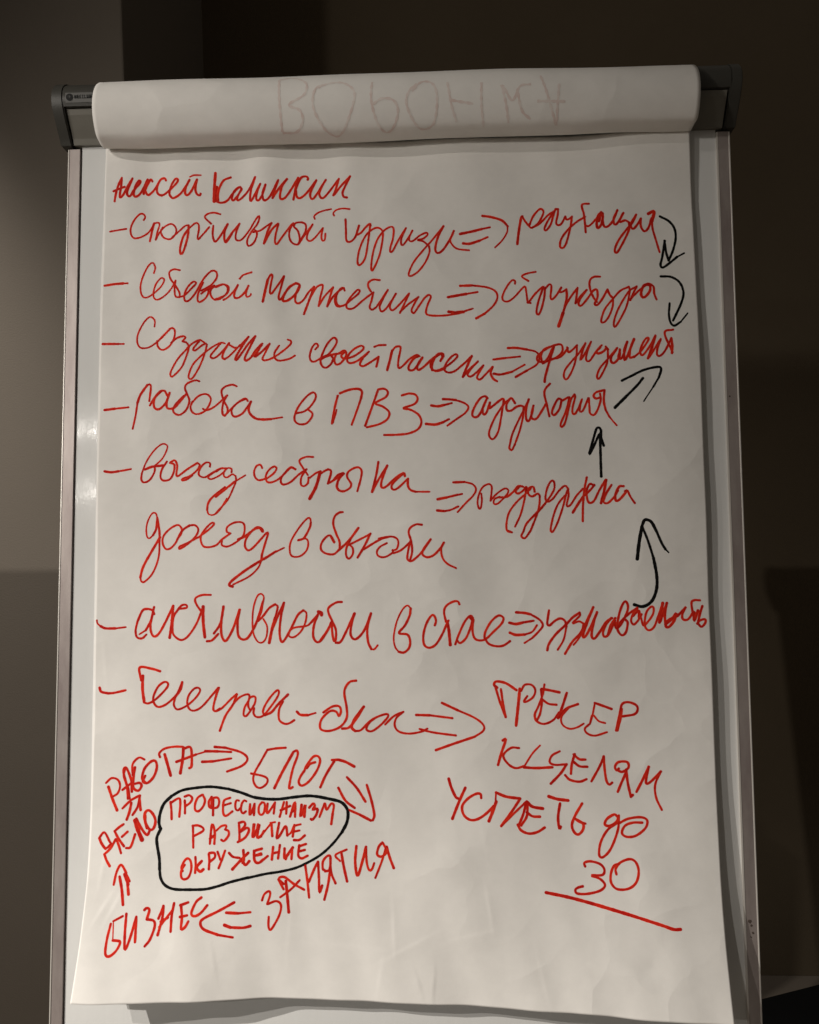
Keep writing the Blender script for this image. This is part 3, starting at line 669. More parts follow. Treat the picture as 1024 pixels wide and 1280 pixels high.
(238,[(1654,1160),(1619,1027),(1558,885),(1570,852),(1603,898),(1639,1027),(1667,1131),(1706,1189)]),
(238,[(1706,1189),(1712,1157),(1684,1053),(1683,995),(1708,988),(1748,1053),(1782,1136)]),
(238,[(1782,1136),(1761,1066),(1760,1011),(1793,1026),(1846,1148)]),
(238,[(1852,1148),(1857,1051),(1862,993),(1900,973),(1938,1024),(1972,1126),(1967,1191)]),
(256,[(1966,1152),(1922,1143),(1901,1173),(1929,1207),(1986,1222),(2011,1228)]),
(256,[(2011,1225),(2003,1112),(2020,1022)]),
(229,[(2020,1022),(2056,950)]),
(183,[(2056,950),(2126,861)]),
(229,[(1037,682),(1030,640),(1055,620),(1088,681)])]),
('fifth_item','r',[
(275,[(-3167,453),(-3099,443),(-3022,453)]),
(220,[(-3022,453),(-2896,475)]),
(183,[(-2657,498),(-2565,581),(-2513,692),(-2533,729),(-2579,728),(-2657,661),(-2736,545),(-2782,428)]),
(220,[(-2782,428),(-2785,363),(-2755,334),(-2696,362),(-2650,439),(-2644,498)]),
(275,[(-2749,469),(-2670,498),(-2551,509)]),
(229,[(-2518,548),(-2571,464),(-2584,386),(-2551,351),(-2484,365),(-2445,436),(-2439,514),(-2485,534)]),
(229,[(-2479,541),(-2433,560),(-2408,501),(-2416,410),(-2392,399),(-2300,467),(-2198,531)]),
(210,[(-2198,531),(-2174,505),(-2209,446),(-2274,395),(-2345,369),(-2358,350),(-2312,356),(-2248,401)]),
(210,[(-2068,491),(-2068,527),(-2107,535),(-2152,498),(-2183,433),(-2170,394),(-2118,380),(-2054,419)]),
(220,[(-2054,419),(-1963,468),(-1897,472)]),
(201,[(-1963,468),(-2041,419),(-2085,380),(-2052,360),(-1975,392),(-1910,443)]),
(201,[(-2004,437),(-1953,469)]),
(201,[(-1840,428),(-1841,463),(-1880,474),(-1919,436),(-1919,390),(-1886,376),(-1833,408),(-1796,388)]),
(201,[(-1796,388),(-1793,336),(-1825,252),(-1882,135),(-1997,7)]),
(183,[(-1886,156),(-1956,40),(-2020,-11),(-2072,-4),(-2089,41)]),
(247,[(-2089,41),(-2080,106),(-2036,171),(-1908,274)]),
(256,[(-2000,176),(-1897,259),(-1806,330)]),
(183,[(-1806,330),(-1695,395)]),
(229,[(-1516,467),(-1536,500),(-1576,488),(-1602,430),(-1589,371),(-1549,341),(-1477,356)]),
(229,[(-1477,350),(-1398,407),(-1366,458),(-1392,480),(-1444,446),(-1477,388),(-1470,330),(-1424,316),(-1346,348),(-1269,418)]),
(275,[(-1172,450),(-1217,469),(-1269,424)]),
(238,[(-1269,424),(-1314,367),(-1320,315),(-1288,292),(-1217,320),(-1140,391),(-1057,449)]),
(220,[(-989,576),(-1064,577),(-1130,541),(-1102,475),(-1044,390)]),
(220,[(-1057,449),(-1108,371),(-1114,294),(-1082,274),(-1043,306),(-1037,364)]),
(220,[(-1024,360),(-960,409),(-915,424)]),
(340,[(-915,422),(-960,267),(-1024,144)]),
(238,[(-922,396),(-857,437),(-812,440),(-806,401),(-838,298)]),
(238,[(-838,298),(-793,324),(-671,400)]),
(238,[(-671,400),(-722,343),(-742,265),(-716,226),(-672,219)]),
(238,[(-836,447),(-804,427),(-824,343),(-830,305),(-785,330),(-733,388),(-679,407)]),
(238,[(-679,407),(-727,343),(-747,265),(-721,226),(-670,219),(-612,251),(-598,296),(-637,361),(-630,413),(-578,451),(-520,463),(-488,424),(-499,340),(-534,218)]),
(256,[(-315,516),(-339,376),(-383,207)]),
(256,[(-379,209),(-320,324),(-223,478)]),
(256,[(-223,478),(-269,362),(-288,285),(-276,249),(-230,265),(-140,347),(-56,398),(-43,366)]),
(238,[(-56,392),(-127,334),(-179,270),(-166,229),(-115,244),(-11,339)]),
(256,[(-11,339),(-12,268),(13,223),(65,203)]),
(210,[(65,203),(208,201)]),
(294,[(291,123),(384,141)]),
(238,[(384,141),(499,169)]),
(275,[(290,123),(386,141)]),
(220,[(386,141),(540,175)]),
(275,[(285,8),(359,1)]),
(220,[(359,1),(423,13),(500,48)]),
(265,[(454,295),(567,297)]),
(210,[(567,297),(649,273),(683,221),(654,157),(577,81),(493,-10)]),
(210,[(737,175),(742,105),(729,29),(710,26),(698,93),(718,182),(757,246),(815,273),(844,245),(839,168),(829,102)]),
(210,[(829,102),(896,174),(973,224),(1011,211),(1004,173),(959,122),(901,71),(863,72),(870,116),(921,141)]),
(247,[(921,135),(997,141),(1062,191),(1114,248),(1164,242)]),
(247,[(1126,242),(1087,197),(1112,172),(1164,203),(1196,241),(1202,203)]),
(220,[(1196,228),(1175,113),(1134,-39),(1075,-164)]),
(220,[(1042,-223),(992,-203),(991,-114),(1020,-13),(1098,89),(1189,171),(1240,222)]),
(247,[(1280,189),(1266,240),(1221,222),(1214,171),(1252,141),(1309,170),(1331,148)]),
(229,[(1331,148),(1326,61),(1299,-41),(1232,-206)]),
(229,[(1156,-220),(1196,-129),(1312,-15),(1384,67)]),
(229,[(1206,-117),(1297,-22),(1387,73),(1452,162),(1481,225),(1477,289),(1448,296),(1409,226),(1388,124),(1413,86),(1464,117),(1529,199),(1587,247),(1620,217)]),
(229,[(1585,147),(1514,59),(1467,-55),(1435,-195),(1457,-218),(1510,-119),(1564,33),(1598,160),(1618,211)]),
(229,[(1620,211),(1623,147),(1602,45),(1640,51),(1705,146),(1770,215)]),
(288,[(1663,-26),(1715,57),(1768,132)]),
(247,[(1768,132),(1845,202),(1885,253)]),
(247,[(1811,330),(1782,196),(1766,43),(1760,-116)]),
(247,[(1884,246),(1840,262),(1807,196),(1811,106),(1835,68),(1880,93),(1933,194),(2000,303)]),
(294,[(2006,302),(1984,194),(1948,66)]),
(238,[(1948,66),(1995,155),(2058,250)]),
(238,[(2058,250),(2001,155),(1974,79),(2017,66),(2082,128),(2121,192)]),
(275,[(2178,235),(2135,230),(2095,154),(2099,87),(2143,108),(2208,184)]),
(229,[(2189,184),(2214,190),(2243,126),(2284,61)]),
(229,[(1042,-223),(998,-204)]),
(229,[(1156,-220),(1137,-262),(1174,-282),(1232,-206)])]),
('fifth_second','r',[
(183,[(-2615,-34),(-2630,10),(-2667,11),(-2709,-62),(-2726,-149),(-2716,-230),(-2691,-247),(-2655,-216)]),
(256,[(-2655,-216),(-2624,-150),(-2615,-48)]),
(256,[(-2615,-34),(-2591,-165),(-2586,-253)]),
(210,[(-2586,-253),(-2592,-441),(-2647,-600),(-2727,-689),(-2767,-693),(-2780,-650)]),
(275,[(-2780,-650),(-2751,-541),(-2666,-383),(-2582,-238)]),
(220,[(-2398,-254),(-2361,-204),(-2359,-146),(-2400,-112),(-2481,-152),(-2545,-224),(-2554,-297),(-2521,-358),(-2470,-352),(-2419,-298),(-2398,-254)]),
(256,[(-2402,-262),(-2347,-168),(-2273,-118)]),
(220,[(-2273,-118),(-2213,-118),(-2180,-162),(-2205,-227),(-2286,-306),(-2374,-359),(-2374,-334),(-2308,-306),(-2182,-242)]),
(220,[(-2182,-245),(-2079,-171),(-2018,-114),(-2028,-92),(-2072,-120),(-2138,-199),(-2155,-257),(-2130,-330),(-2070,-345),(-1989,-324),(-1931,-267),(-1843,-205)]),
(220,[(-1843,-205),(-1880,-188),(-1874,-137),(-1801,-94),(-1721,-95),(-1696,-146),(-1712,-233),(-1784,-297),(-1871,-340),(-1930,-325),(-1930,-281)]),
(275,[(-1763,-268),(-1698,-240),(-1640,-197)]),
(238,[(-1640,-197),(-1568,-144),(-1517,-162),(-1510,-198),(-1546,-154),(-1611,-176),(-1676,-255),(-1692,-334),(-1660,-381),(-1610,-356),(-1524,-263),(-1473,-206),(-1456,-213),(-1487,-321),(-1516,-422)]),
(265,[(-1516,-422),(-1522,-487)]),
(201,[(-1522,-487),(-1558,-566),(-1651,-651),(-1811,-729)]),
(288,[(-1818,-750),(-1852,-736),(-1826,-693),(-1695,-593),(-1551,-501)]),
(238,[(-1551,-501),(-1373,-394)]),
(238,[(-1496,-474),(-1393,-408)]),
(183,[(-1393,-408),(-1290,-358)]),
(210,[(-1012,-100),(-1019,-62),(-1051,-62),(-1135,-157),(-1219,-297),(-1229,-400),(-1200,-448),(-1123,-445),(-1058,-388),(-1039,-312),(-1064,-267),(-1142,-279)]),
(247,[(-1142,-283),(-1084,-260),(-1025,-158),(-1012,-100)]),
(247,[(-686,3),(-724,-3),(-769,-44),(-782,-121),(-750,-224),(-718,-302),(-718,-378)]),
(238,[(-718,-378),(-776,-427),(-853,-422),(-906,-383),(-904,-319),(-859,-256),(-814,-237),(-775,-308)]),
(275,[(-807,-243),(-773,-304)]),
(275,[(-724,-385),(-622,-290),(-526,-162)]),
(229,[(-609,-287),(-648,-366),(-650,-443),(-622,-475),(-584,-431),(-584,-367),(-622,-328)]),
(229,[(-622,-334),(-520,-284),(-404,-225)]),
(256,[(-401,-221),(-468,-355),(-533,-463)]),
(256,[(-468,-381),(-378,-324),(-288,-274)]),
(220,[(-288,-274),(-198,-255)]),
(220,[(-316,-272),(-200,-253),(-136,-270),(-114,-315),(-131,-379),(-176,-397)]),
(220,[(-233,-320),(-304,-358),(-336,-409),(-317,-453),(-253,-462),(-176,-419),(-173,-391)]),
(238,[(-163,-423),(-86,-392),(17,-304)]),
(238,[(127,-137),(70,-132),(12,-164),(-8,-215),(17,-304),(26,-406),(5,-492)]),
(238,[(7,-304),(-16,-406),(-23,-482),(9,-507),(54,-482),(131,-407),(215,-287)]),
(247,[(215,-287),(144,-382),(131,-439),(181,-468),(245,-446),(309,-383),(350,-320)]),
(220,[(350,-320),(322,-383),(333,-472),(383,-536),(469,-580)])]),
('sixth_item','r',[
(183,[(-3226,-1086),(-3219,-1118),(-3186,-1147)]),
(275,[(-3186,-1147),(-3133,-1169),(-3030,-1170)]),
(201,[(-3030,-1170),(-2927,-1158)]),
(238,[(-2709,-1235),(-2754,-1273),(-2807,-1260),(-2822,-1190),(-2804,-1101)]),
(265,[(-2804,-1101),(-2759,-999),(-2720,-974),(-2653,-984),(-2630,-1025)]),
(265,[(-2631,-955),(-2652,-1051),(-2672,-1114),(-2717,-1191)]),
(183,[(-2717,-1191),(-2782,-1231)]),
(256,[(-2652,-1051),(-2667,-1140),(-2657,-1216),(-2623,-1255),(-2571,-1216),(-2506,-1102),(-2430,-943)]),
(288,[(-2430,-943),(-2441,-1102),(-2463,-1267)]),
(238,[(-2447,-1090),(-2390,-994),(-2339,-938),(-2294,-935),(-2287,-961),(-2319,-969),(-2364,-973)]),
(238,[(-2364,-963),(-2422,-1052),(-2433,-1153),(-2426,-1229),(-2373,-1280),(-2321,-1287),(-2257,-1236),(-2181,-1116),(-2120,-952)]),
(238,[(-2044,-834),(-2134,-835),(-2201,-868),(-2191,-926),(-2138,-1002)]),
(327,[(-2120,-952),(-2117,-1104),(-2098,-1262)]),
(256,[(-2076,-1304),(-2025,-1295),(-1963,-1232)]),
(256,[(-2006,-1225),(-1950,-1144),(-1925,-1055),(-1913,-953)]),
(265,[(-1910,-953),(-1931,-1093),(-1930,-1232),(-1897,-1302),(-1859,-1271),(-1803,-1157),(-1745,-986)]),
(265,[(-1742,-986),(-1764,-1094),(-1761,-1234),(-1725,-1285),(-1668,-1279),(-1610,-1197),(-1558,-1083),(-1507,-918)]),
(183,[(-1500,-905),(-1496,-854),(-1526,-826),(-1564,-854),(-1599,-955),(-1612,-1082),(-1604,-1222),(-1559,-1311),(-1507,-1318),(-1469,-1261),(-1462,-1159),(-1500,-1083)]),
(256,[(-1504,-905),(-1526,-1019),(-1565,-1106),(-1507,-1058),(-1442,-975),(-1379,-934)]),
(238,[(-1379,-934),(-1353,-963),(-1378,-1071)]),
(327,[(-1378,-1071),(-1410,-1185),(-1440,-1324)]),
(256,[(-1417,-1210),(-1353,-1059),(-1289,-919)]),
(256,[(-1289,-919),(-1321,-1071),(-1333,-1223),(-1314,-1314),(-1276,-1287),(-1212,-1173),(-1148,-1047),(-1091,-997)]),
(210,[(-1091,-997),(-1059,-1029),(-1071,-1124),(-1116,-1212),(-1186,-1268),(-1237,-1255),(-1224,-1199),(-1173,-1171),(-1058,-1155),(-1020,-1130)]),
(256,[(-1020,-1130),(-969,-1074),(-918,-1017),(-903,-1046)]),
(340,[(-937,-1013),(-905,-1024),(-905,-1046)]),
(256,[(-944,-1049),(-982,-1150),(-988,-1263),(-949,-1320),(-898,-1289),(-828,-1176),(-809,-1125)]),
(256,[(-914,-1301),(-844,-1201),(-799,-1113)]),
(256,[(-696,-915),(-754,-921),(-831,-973),(-831,-1030),(-793,-1113),(-757,-1201),(-761,-1302),(-780,-1302),(-795,-1214),(-799,-1113)]),
(265,[(-757,-1327),(-709,-1317),(-652,-1214),(-568,-1032)]),
(265,[(-564,-1032),(-594,-1126),(-607,-1240),(-569,-1293),(-511,-1259),(-454,-1177),(-398,-1032)]),
(265,[(-398,-1032),(-435,-1177),(-429,-1315),(-397,-1391)]),
(201,[(-397,-1391),(-366,-1393),(-331,-1353)]),
(183,[(5,-984),(-27,-955),(-78,-997),(-136,-1116),(-168,-1266),(-156,-1366),(-119,-1419)]),
(256,[(-119,-1419),(-68,-1427),(-17,-1386),(-2,-1317),(-29,-1248),(-115,-1231),(-53,-1154),(-5,-1054),(5,-984)]),
(247,[(248,-1156),(261,-1114),(246,-1064),(217,-1057),(166,-1133),(133,-1246),(138,-1346),(189,-1381),(258,-1347),(322,-1247),(368,-1146),(387,-1109)]),
(247,[(500,-946),(484,-918),(440,-918),(370,-958),(344,-1020),(362,-1121)]),
(327,[(372,-1119),(389,-1197),(403,-1354)]),
(247,[(454,-1348),(486,-1260),(551,-1122),(609,-1063),(634,-1085)]),
(247,[(634,-1085),(607,-1186),(562,-1286),(504,-1336),(473,-1310)]),
(327,[(602,-1070),(633,-1108)]),
(247,[(640,-1104),(628,-1198),(644,-1280),(687,-1309),(757,-1299),(840,-1225),(917,-1151),(943,-1101),(931,-1073),(887,-1065),(816,-1125),(758,-1224),(748,-1281)]),
(247,[(748,-1281),(788,-1343),(863,-1369),(938,-1363),(1005,-1320)]),
(301,[(1003,-1136),(1068,-1149),(1144,-1133)]),
(247,[(1144,-1133),(1244,-1117)]),
(301,[(1006,-1236),(1066,-1258),(1154,-1255)]),
(220,[(1154,-1255),(1230,-1227),(1278,-1162)]),
(288,[(1073,-1032),(1158,-1039),(1220,-1054)]),
(238,[(1220,-1054),(1306,-1108),(1336,-1165),(1292,-1227),(1228,-1290)]),
(201,[(1228,-1290),(1150,-1339)]),
(256,[(1400,-1014),(1388,-1085),(1381,-1145),(1402,-1164),(1457,-1118),(1512,-1094),(1555,-1118),(1570,-1173)]),
(210,[(1570,-1173),(1540,-1304),(1479,-1407)]),
(265,[(1376,-1411),(1394,-1347),(1466,-1249),(1565,-1156),(1632,-1086),(1704,-1037)]),
(229,[(1704,-1037),(1703,-1070),(1630,-1142),(1696,-1124),(1739,-1146)]),
(265,[(1551,-1447),(1627,-1325),(1715,-1228),(1843,-984)]),
(201,[(1739,-1152),(1704,-1271),(1637,-1358)]),
(275,[(1843,-984),(1784,-1119),(1731,-1266),(1758,-1271),(1815,-1174),(1879,-1035)]),
(275,[(1879,-1035),(1844,-1131),(1818,-1261),(1845,-1296),(1901,-1229),(1970,-1132),(2026,-1094)]),
(256,[(2020,-1094),(1969,-1154),(1934,-1229),(1944,-1278),(1988,-1257),(2029,-1176),(2059,-1094)]),
(256,[(2053,-1100),(2057,-1165),(2072,-1198),(2123,-1144),(2174,-1046),(2189,-980),(2176,-937),(2155,-931),(2121,-991),(2091,-1089),(2078,-1176),(2088,-1231),(2125,-1266),(2164,-1231),(2182,-1144),(2162,-1111)]),
(238,[(1982,-1255),(2010,-1168),(2062,-1094)]),
(256,[(2078,-1193),(2124,-1119),(2206,-1044),(2280,-995)]),
(238,[(2280,-995),(2236,-1057),(2216,-1119),(2240,-1159),(2284,-1120),(2320,-1057)]),
(314,[(2236,-1070),(2292,-1020),(2297,-1095)]),
(238,[(2292,-1020),(2315,-1095),(2338,-1169),(2381,-1132),(2431,-1058),(2439,-995),(2415,-983),(2371,-1032),(2351,-1120),(2356,-1188),(2392,-1217),(2441,-1182),(2480,-1083),(2529,-946)]),
(314,[(2529,-946),(2511,-1033),(2493,-1138)]),
(275,[(2568,-946),(2547,-1058),(2551,-1157)]),
(275,[(2503,-1126),(2535,-1033),(2570,-946)]),
(288,[(2551,-1157),(2612,-1108),(2660,-1046),(2636,-1120),(2586,-1182),(2553,-1176),(2576,-1120),(2674,-1071)]),
(247,[(2674,-1071),(2750,-990)]),
(247,[(2750,-990),(2717,-1058),(2722,-1108),(2771,-1108),(2828,-1034)]),
(247,[(2894,-921),(2839,-920),(2810,-954),(2832,-1121)]),
(301,[(2834,-1040),(2832,-1121),(2872,-1022)]),
(275,[(2917,-979),(2889,-1059),(2867,-1152)]),
(256,[(2867,-1152),(2903,-1183),(2942,-1140),(2937,-1109),(2887,-1121),(2861,-1152)])]),
('black_five','k',[
(360,[(2291,-504),(2315,-331),(2347,-180)]),
(320,[(2347,-174),(2371,-117),(2402,-111),(2444,-137),(2490,-232)]),
(272,[(2490,-232),(2536,-346),(2571,-409)]),
(160,[(2571,-409),(2601,-441)]),
(256,[(2350,-180),(2401,-320),(2451,-496)]),
(320,[(2451,-496),(2477,-671),(2471,-809),(2422,-927),(2336,-980),(2251,-961)])]),
('seventh_item','r',[
(288,[(-3185,-1772),(-3167,-1812),(-3093,-1828)]),
(256,[(-3093,-1828),(-3027,-1822),(-2912,-1796)]),
(275,[(-2559,-1606),(-2644,-1581),(-2770,-1568),(-2750,-1696)]),
(314,[(-2735,-1652),(-2735,-1784),(-2715,-1915)]),
(238,[(-2715,-1919),(-2674,-1928),(-2611,-1897),(-2536,-1829),(-2479,-1760),(-2480,-1722),(-2518,-1716),(-2575,-1760),(-2618,-1847),(-2621,-1910),(-2584,-1960),(-2533,-1958),(-2470,-1923),(-2382,-1836),(-2329,-1717)]),
(275,[(-2329,-1717),(-2344,-1786),(-2395,-1861)]),
(220,[(-2395,-1861),(-2413,-1936),(-2387,-1986),(-2342,-1984),(-2266,-1943),(-2189,-1874),(-2144,-1805),(-2163,-1773),(-2209,-1786),(-2260,-1849),(-2276,-1924),(-2253,-1987),(-2202,-2003),(-2125,-1963),(-2022,-1849),(-1958,-1772)]),
(220,[(-1958,-1772),(-1990,-1887),(-2007,-1975),(-1990,-2010),(-1940,-1982)]),
(220,[(-1950,-1773),(-1986,-1880),(-2009,-1980),(-1986,-2010),(-1922,-1980),(-1833,-1893),(-1770,-1837)]),
(256,[(-1767,-1841),(-1807,-1943),(-1883,-2056),(-1941,-2206)]),
(229,[(-1813,-1949),(-1744,-1875),(-1668,-1842),(-1640,-1857),(-1649,-1907)]),
(229,[(-1649,-1907),(-1686,-1969),(-1698,-2044),(-1673,-2059),(-1629,-2007),(-1585,-1932),(-1579,-1876),(-1605,-1863),(-1643,-1888),(-1652,-1957),(-1631,-2000)]),
(229,[(-1591,-1982),(-1597,-2032),(-1565,-2069),(-1501,-2057),(-1426,-1971),(-1356,-1871),(-1340,-1815),(-1363,-1806),(-1427,-1871),(-1483,-1958),(-1502,-2020),(-1482,-2051)]),
(275,[(-1482,-2051),(-1413,-2020),(-1350,-1946),(-1247,-1846)]),
(238,[(-1299,-1915),(-1337,-1996),(-1336,-2095),(-1284,-2136),(-1233,-2132),(-1182,-2101)]),
(288,[(-1154,-2017),(-1118,-2047),(-1041,-2050)]),
(210,[(-1041,-2050),(-964,-2027)]),
(247,[(-883,-2021),(-796,-1964),(-726,-1959),(-705,-2007),(-726,-2058),(-752,-2015),(-813,-2007),(-892,-2075),(-919,-2144),(-901,-2195),(-814,-2203),(-709,-2160),(-648,-2075),(-648,-1973),(-671,-1836),(-657,-1768),(-613,-1717),(-553,-1706)]),
(275,[(-692,-2182),(-622,-2169),(-544,-2076),(-475,-1966)]),
(288,[(-475,-1966),(-570,-2092),(-596,-2169),(-562,-2206)]),
(238,[(-562,-2206),(-502,-2195),(-415,-2111),(-320,-2061),(-242,-2042),(-234,-2071),(-312,-2155),(-398,-2210),(-450,-2187),(-415,-2120),(-346,-2070)]),
(238,[(-260,-2144),(-173,-2063),(-77,-2020)]),
(229,[(-77,-2020),(-147,-2080),(-165,-2157),(-122,-2217),(-19,-2237),(103,-2217),(163,-2187)]),
(275,[(52,-2051),(191,-2054)]),
(238,[(191,-2054),(415,-2082)]),
(238,[(86,-2191),(223,-2224),(447,-2252)]),
(275,[(313,-1931),(467,-2003)]),
(229,[(467,-2003),(638,-2080),(723,-2148),(723,-2207),(636,-2265)]),
(275,[(636,-2265),(429,-2333),(247,-2399)])]),
('tracker_line','r',[
(283,[(868,-1781),(838,-1755),(861,-1721),(955,-1738),(1060,-1806)]),
(258,[(848,-1763),(892,-1917),(949,-2073)]),
(258,[(906,-1798),(926,-1951),(949,-2073)]),
(320,[(1094,-1794),(1074,-1967),(1051,-2154)]),
(232,[(1108,-1814),(1143,-1755),(1212,-1755),(1248,-1806),(1226,-1873),(1166,-1916),(1131,-1919),(1167,-1865)]),
(232,[(1340,-1750),(1321,-1848),(1275,-1966),(1236,-2051),(1256,-2110)]),
(283,[(1313,-1794),(1381,-1806),(1487,-1828)]),
(241,[(1305,-1797),(1311,-1916),(1291,-2034),(1259,-2102)]),
(241,[(1320,-1902),(1378,-1941),(1455,-1950)]),
(241,[(1240,-2034),(1247,-2102),(1323,-2139),(1418,-2102),(1479,-2026)]),
(283,[(1560,-1835),(1514,-1967),(1469,-2081)]),
(270,[(1469,-2081),(1548,-1992),(1668,-1945)]),
(206,[(1582,-1975),(1504,-2068),(1510,-2144),(1578,-2186),(1655,-2173),(1721,-2137)]),
(206,[(1836,-1937),(1811,-2052),(1784,-2137)]),
(206,[(1784,-2134),(1811,-2052),(1870,-2112),(1934,-2132)]),
(270,[(1836,-1934),(1907,-1959),(1999,-1993)]),
(224,[(1784,-2137),(1731,-2187),(1756,-2234),(1832,-2255),(1949,-2222)]),
(258,[(2092,-1985),(2065,-2103),(2041,-2205)]),
(258,[(2083,-2053),(2102,-1951),(2162,-1926),(2237,-1951),(2258,-1993),(2226,-2044),(2108,-2066)]),
(258,[(2054,-2205),(2091,-2070),(2101,-1993)])]),
('goals_line','r',[
(288,[(916,-2303),(947,-2294),(901,-2422),(865,-2540)]),
(247,[(1076,-2377),(995,-2377),(919,-2449),(965,-2532),(1039,-2573),(1123,-2555)]),
(201,[(1284,-2351),(1208,-2431),(1123,-2560)]),
(288,[(1123,-2566),(1243,-2573),(1401,-2564)]),
(238,[(1477,-2407),(1402,-2448),(1377,-2513),(1429,-2540),(1539,-2534)]),
(275,[(1543,-2534),(1483,-2623),(1385,-2725)]),
(265,[(1625,-2435),(1595,-2530),(1584,-2626)]),
(265,[(1615,-2438),(1670,-2484),(1729,-2488)]),
(265,[(1605,-2503),(1669,-2552),(1746,-2558)]),
(265,[(1528,-2641),(1574,-2686),(1666,-2704),(1736,-2680)]),
(265,[(1786,-2699),(1873,-2550),(1913,-2459)]),
(265,[(1913,-2459),(1919,-2587),(1934,-2696),(1961,-2732),(1989,-2714)]),
(265,[(2058,-2578),(2039,-2596),(2021,-2560),(2059,-2514),(2142,-2514),(2153,-2568),(2094,-2609),(2048,-2596)]),
(275,[(2130,-2614),(2081,-2714),(2042,-2801)]),
(275,[(2131,-2587),(2142,-2714),(2168,-2849)]),
(275,[(2168,-2849),(2187,-2831)]),
(275,[(2225,-2800),(2292,-2676),(2350,-2557)]),
(256,[(2346,-2566),(2319,-2712),(2364,-2702),(2465,-2600)]),
(238,[(2465,-2600),(2408,-2728),(2413,-2854),(2462,-2969)])]),
('succeed_line','r',[
(301,[(372,-2679),(396,-2762),(438,-2853),(463,-2870)]),
(301,[(536,-2765),(475,-2895),(404,-3067)]),
(275,[(692,-2860),(686,-2824),(643,-2821),(562,-2868),(503,-2943),(517,-3027),(578,-3074),(652,-3067),(739,-3011),(814,-2938)]),
(327,[(840,-2896),(801,-2998),(765,-3083)]),
(183,[(834,-2884),(839,-2811)]),
(301,[(841,-2808),(940,-2848),(1076,-2868)]),
(275,[(1076,-2874),(987,-2999),(885,-3130)]),
(238,[(885,-3130),(999,-3023),(1138,-2899)]),
(314,[(1144,-2899),(1199,-2948),(1300,-2967)]),
(275,[(1137,-2911),(1104,-3024),(1058,-3125)]),
(275,[(1150,-2911),(1141,-3037),(1083,-3126)]),
(275,[(1142,-3001),(1197,-3040),(1271,-3045)]),
(275,[(1049,-3119),(1082,-3173),(1156,-3204),(1242,-3191),(1315,-3149)]),
(327,[(1362,-2850),(1448,-2876),(1551,-2888)]),
(288,[(1472,-2919),(1450,-3052),(1460,-3160),(1473,-3142)]),
(275,[(1688,-2916),(1617,-3035),(1584,-3126),(1605,-3193),(1646,-3215),(1690,-3169),(1691,-3109),(1616,-3065)]),
(275,[(1609,-3058),(1661,-3094),(1714,-3109)]),
(275,[(2028,-3037),(1998,-3018),(1928,-3060),(1904,-3113),(1949,-3127),(2018,-3089),(2043,-3029)]),
(256,[(2043,-3029),(2030,-3162),(1956,-3341),(1878,-3424),(1841,-3403),(1860,-3284),(1932,-3164),(2041,-3089)]),
(256,[(2040,-3103),(2133,-3058),(2255,-3042),(2317,-3071),(2296,-3144),(2201,-3215),(2111,-3227),(2067,-3191),(2100,-3124),(2177,-3094),(2268,-3093)])]),
('thirty','r',[
(256,[(1702,-3516),(1695,-3483),(1756,-3467),(1846,-3490),(1886,-3540),(1864,-3591),(1759,-3599),(1841,-3628),(1886,-3684),(1836,-3736),(1715,-3768),(1616,-3766),(1598,-3733),(1626,-3712),(1672,-3700)]),
(256,[(1999,-3579),(1994,-3529),(2041,-3469),(2131,-3434),(2189,-3463),(2211,-3549),(2180,-3650),(2104,-3708),(2000,-3715),(1946,-3660),(1947,-3574),(1980,-3500),(2025,-3484)])]),
('underline','r',[
(327,[(1312,-3758),(1516,-3797),(1741,-3852)]),
(340,[(1741,-3852),(2106,-3943)]),
(314,[(2106,-3943),(2392,-4018),(2507,-4053),(2574,-4053)])]),
('work_word','r',[
(238,[(-3094,-2721),(-3040,-2675),(-2976,-2691),(-2951,-2753),(-2972,-2822),(-3015,-2852)]),
(301,[(-3069,-2760),(-3025,-2874),(-2973,-2988)]),
(256,[(-2926,-2791),(-2817,-2708)]),
(256,[(-2907,-2583),(-2914,-2661),(-2871,-2769),(-2852,-2876)]),
(275,[(-2868,-2876),(-2879,-2769),(-2914,-2645),(-2918,-2591),(-2891,-2575),(-2841,-2692),(-2831,-2808)]),
(238,[(-2707,-2489),(-2763,-2471),(-2827,-2536),(-2826,-2645)]),
(275,[(-2803,-2568),(-2818,-2677),(-2816,-2769),(-2768,-2800),(-2734,-2754),(-2753,-2723),(-2801,-2731)]),
(275,[(-2698,-2653),(-2721,-2708),(-2673,-2723),(-2610,-2661),(-2578,-2567),(-2594,-2504),(-2642,-2512),(-2706,-2583),(-2728,-2677),(-2689,-2726)]),
(238,[(-2546,-2465),(-2554,-2426),(-2499,-2380),(-2404,-2362),(-2317,-2363)]),
(327,[(-2498,-2439),(-2469,-2536),(-2437,-2648)]),
(314,[(-2309,-2373),(-2316,-2490),(-2338,-2626)]),
(275,[(-2301,-2381),(-2246,-2366),(-2227,-2413),(-2225,-2553),(-2247,-2576)]),
(275,[(-2379,-2513),(-2292,-2482),(-2182,-2442)]),
(183,[(-2182,-2442),(-2088,-2415)]),
(288,[(-2088,-2410),(-1961,-2412)]),
(238,[(-1961,-2412),(-1825,-2418)]),
(288,[(-2118,-2515),(-2008,-2511)]),
(238,[(-2008,-2511),(-1825,-2482)]),
(275,[(-1993,-2368),(-1881,-2376)]),
(256,[(-1881,-2376),(-1720,-2422),(-1656,-2484),(-1712,-2554),(-1864,-2612)])]),
('blog_word','r',[
(256,[(-1268,-2374),(-1368,-2381),(-1453,-2395)]),
(238,[(-1453,-2395),(-1517,-2507),(-1581,-2619),(-1596,-2695),(-1566,-2757),(-1516,-2770),(-1459,-2728),(-1452,-2680),(-1502,-2652),(-1618,-2630)]),
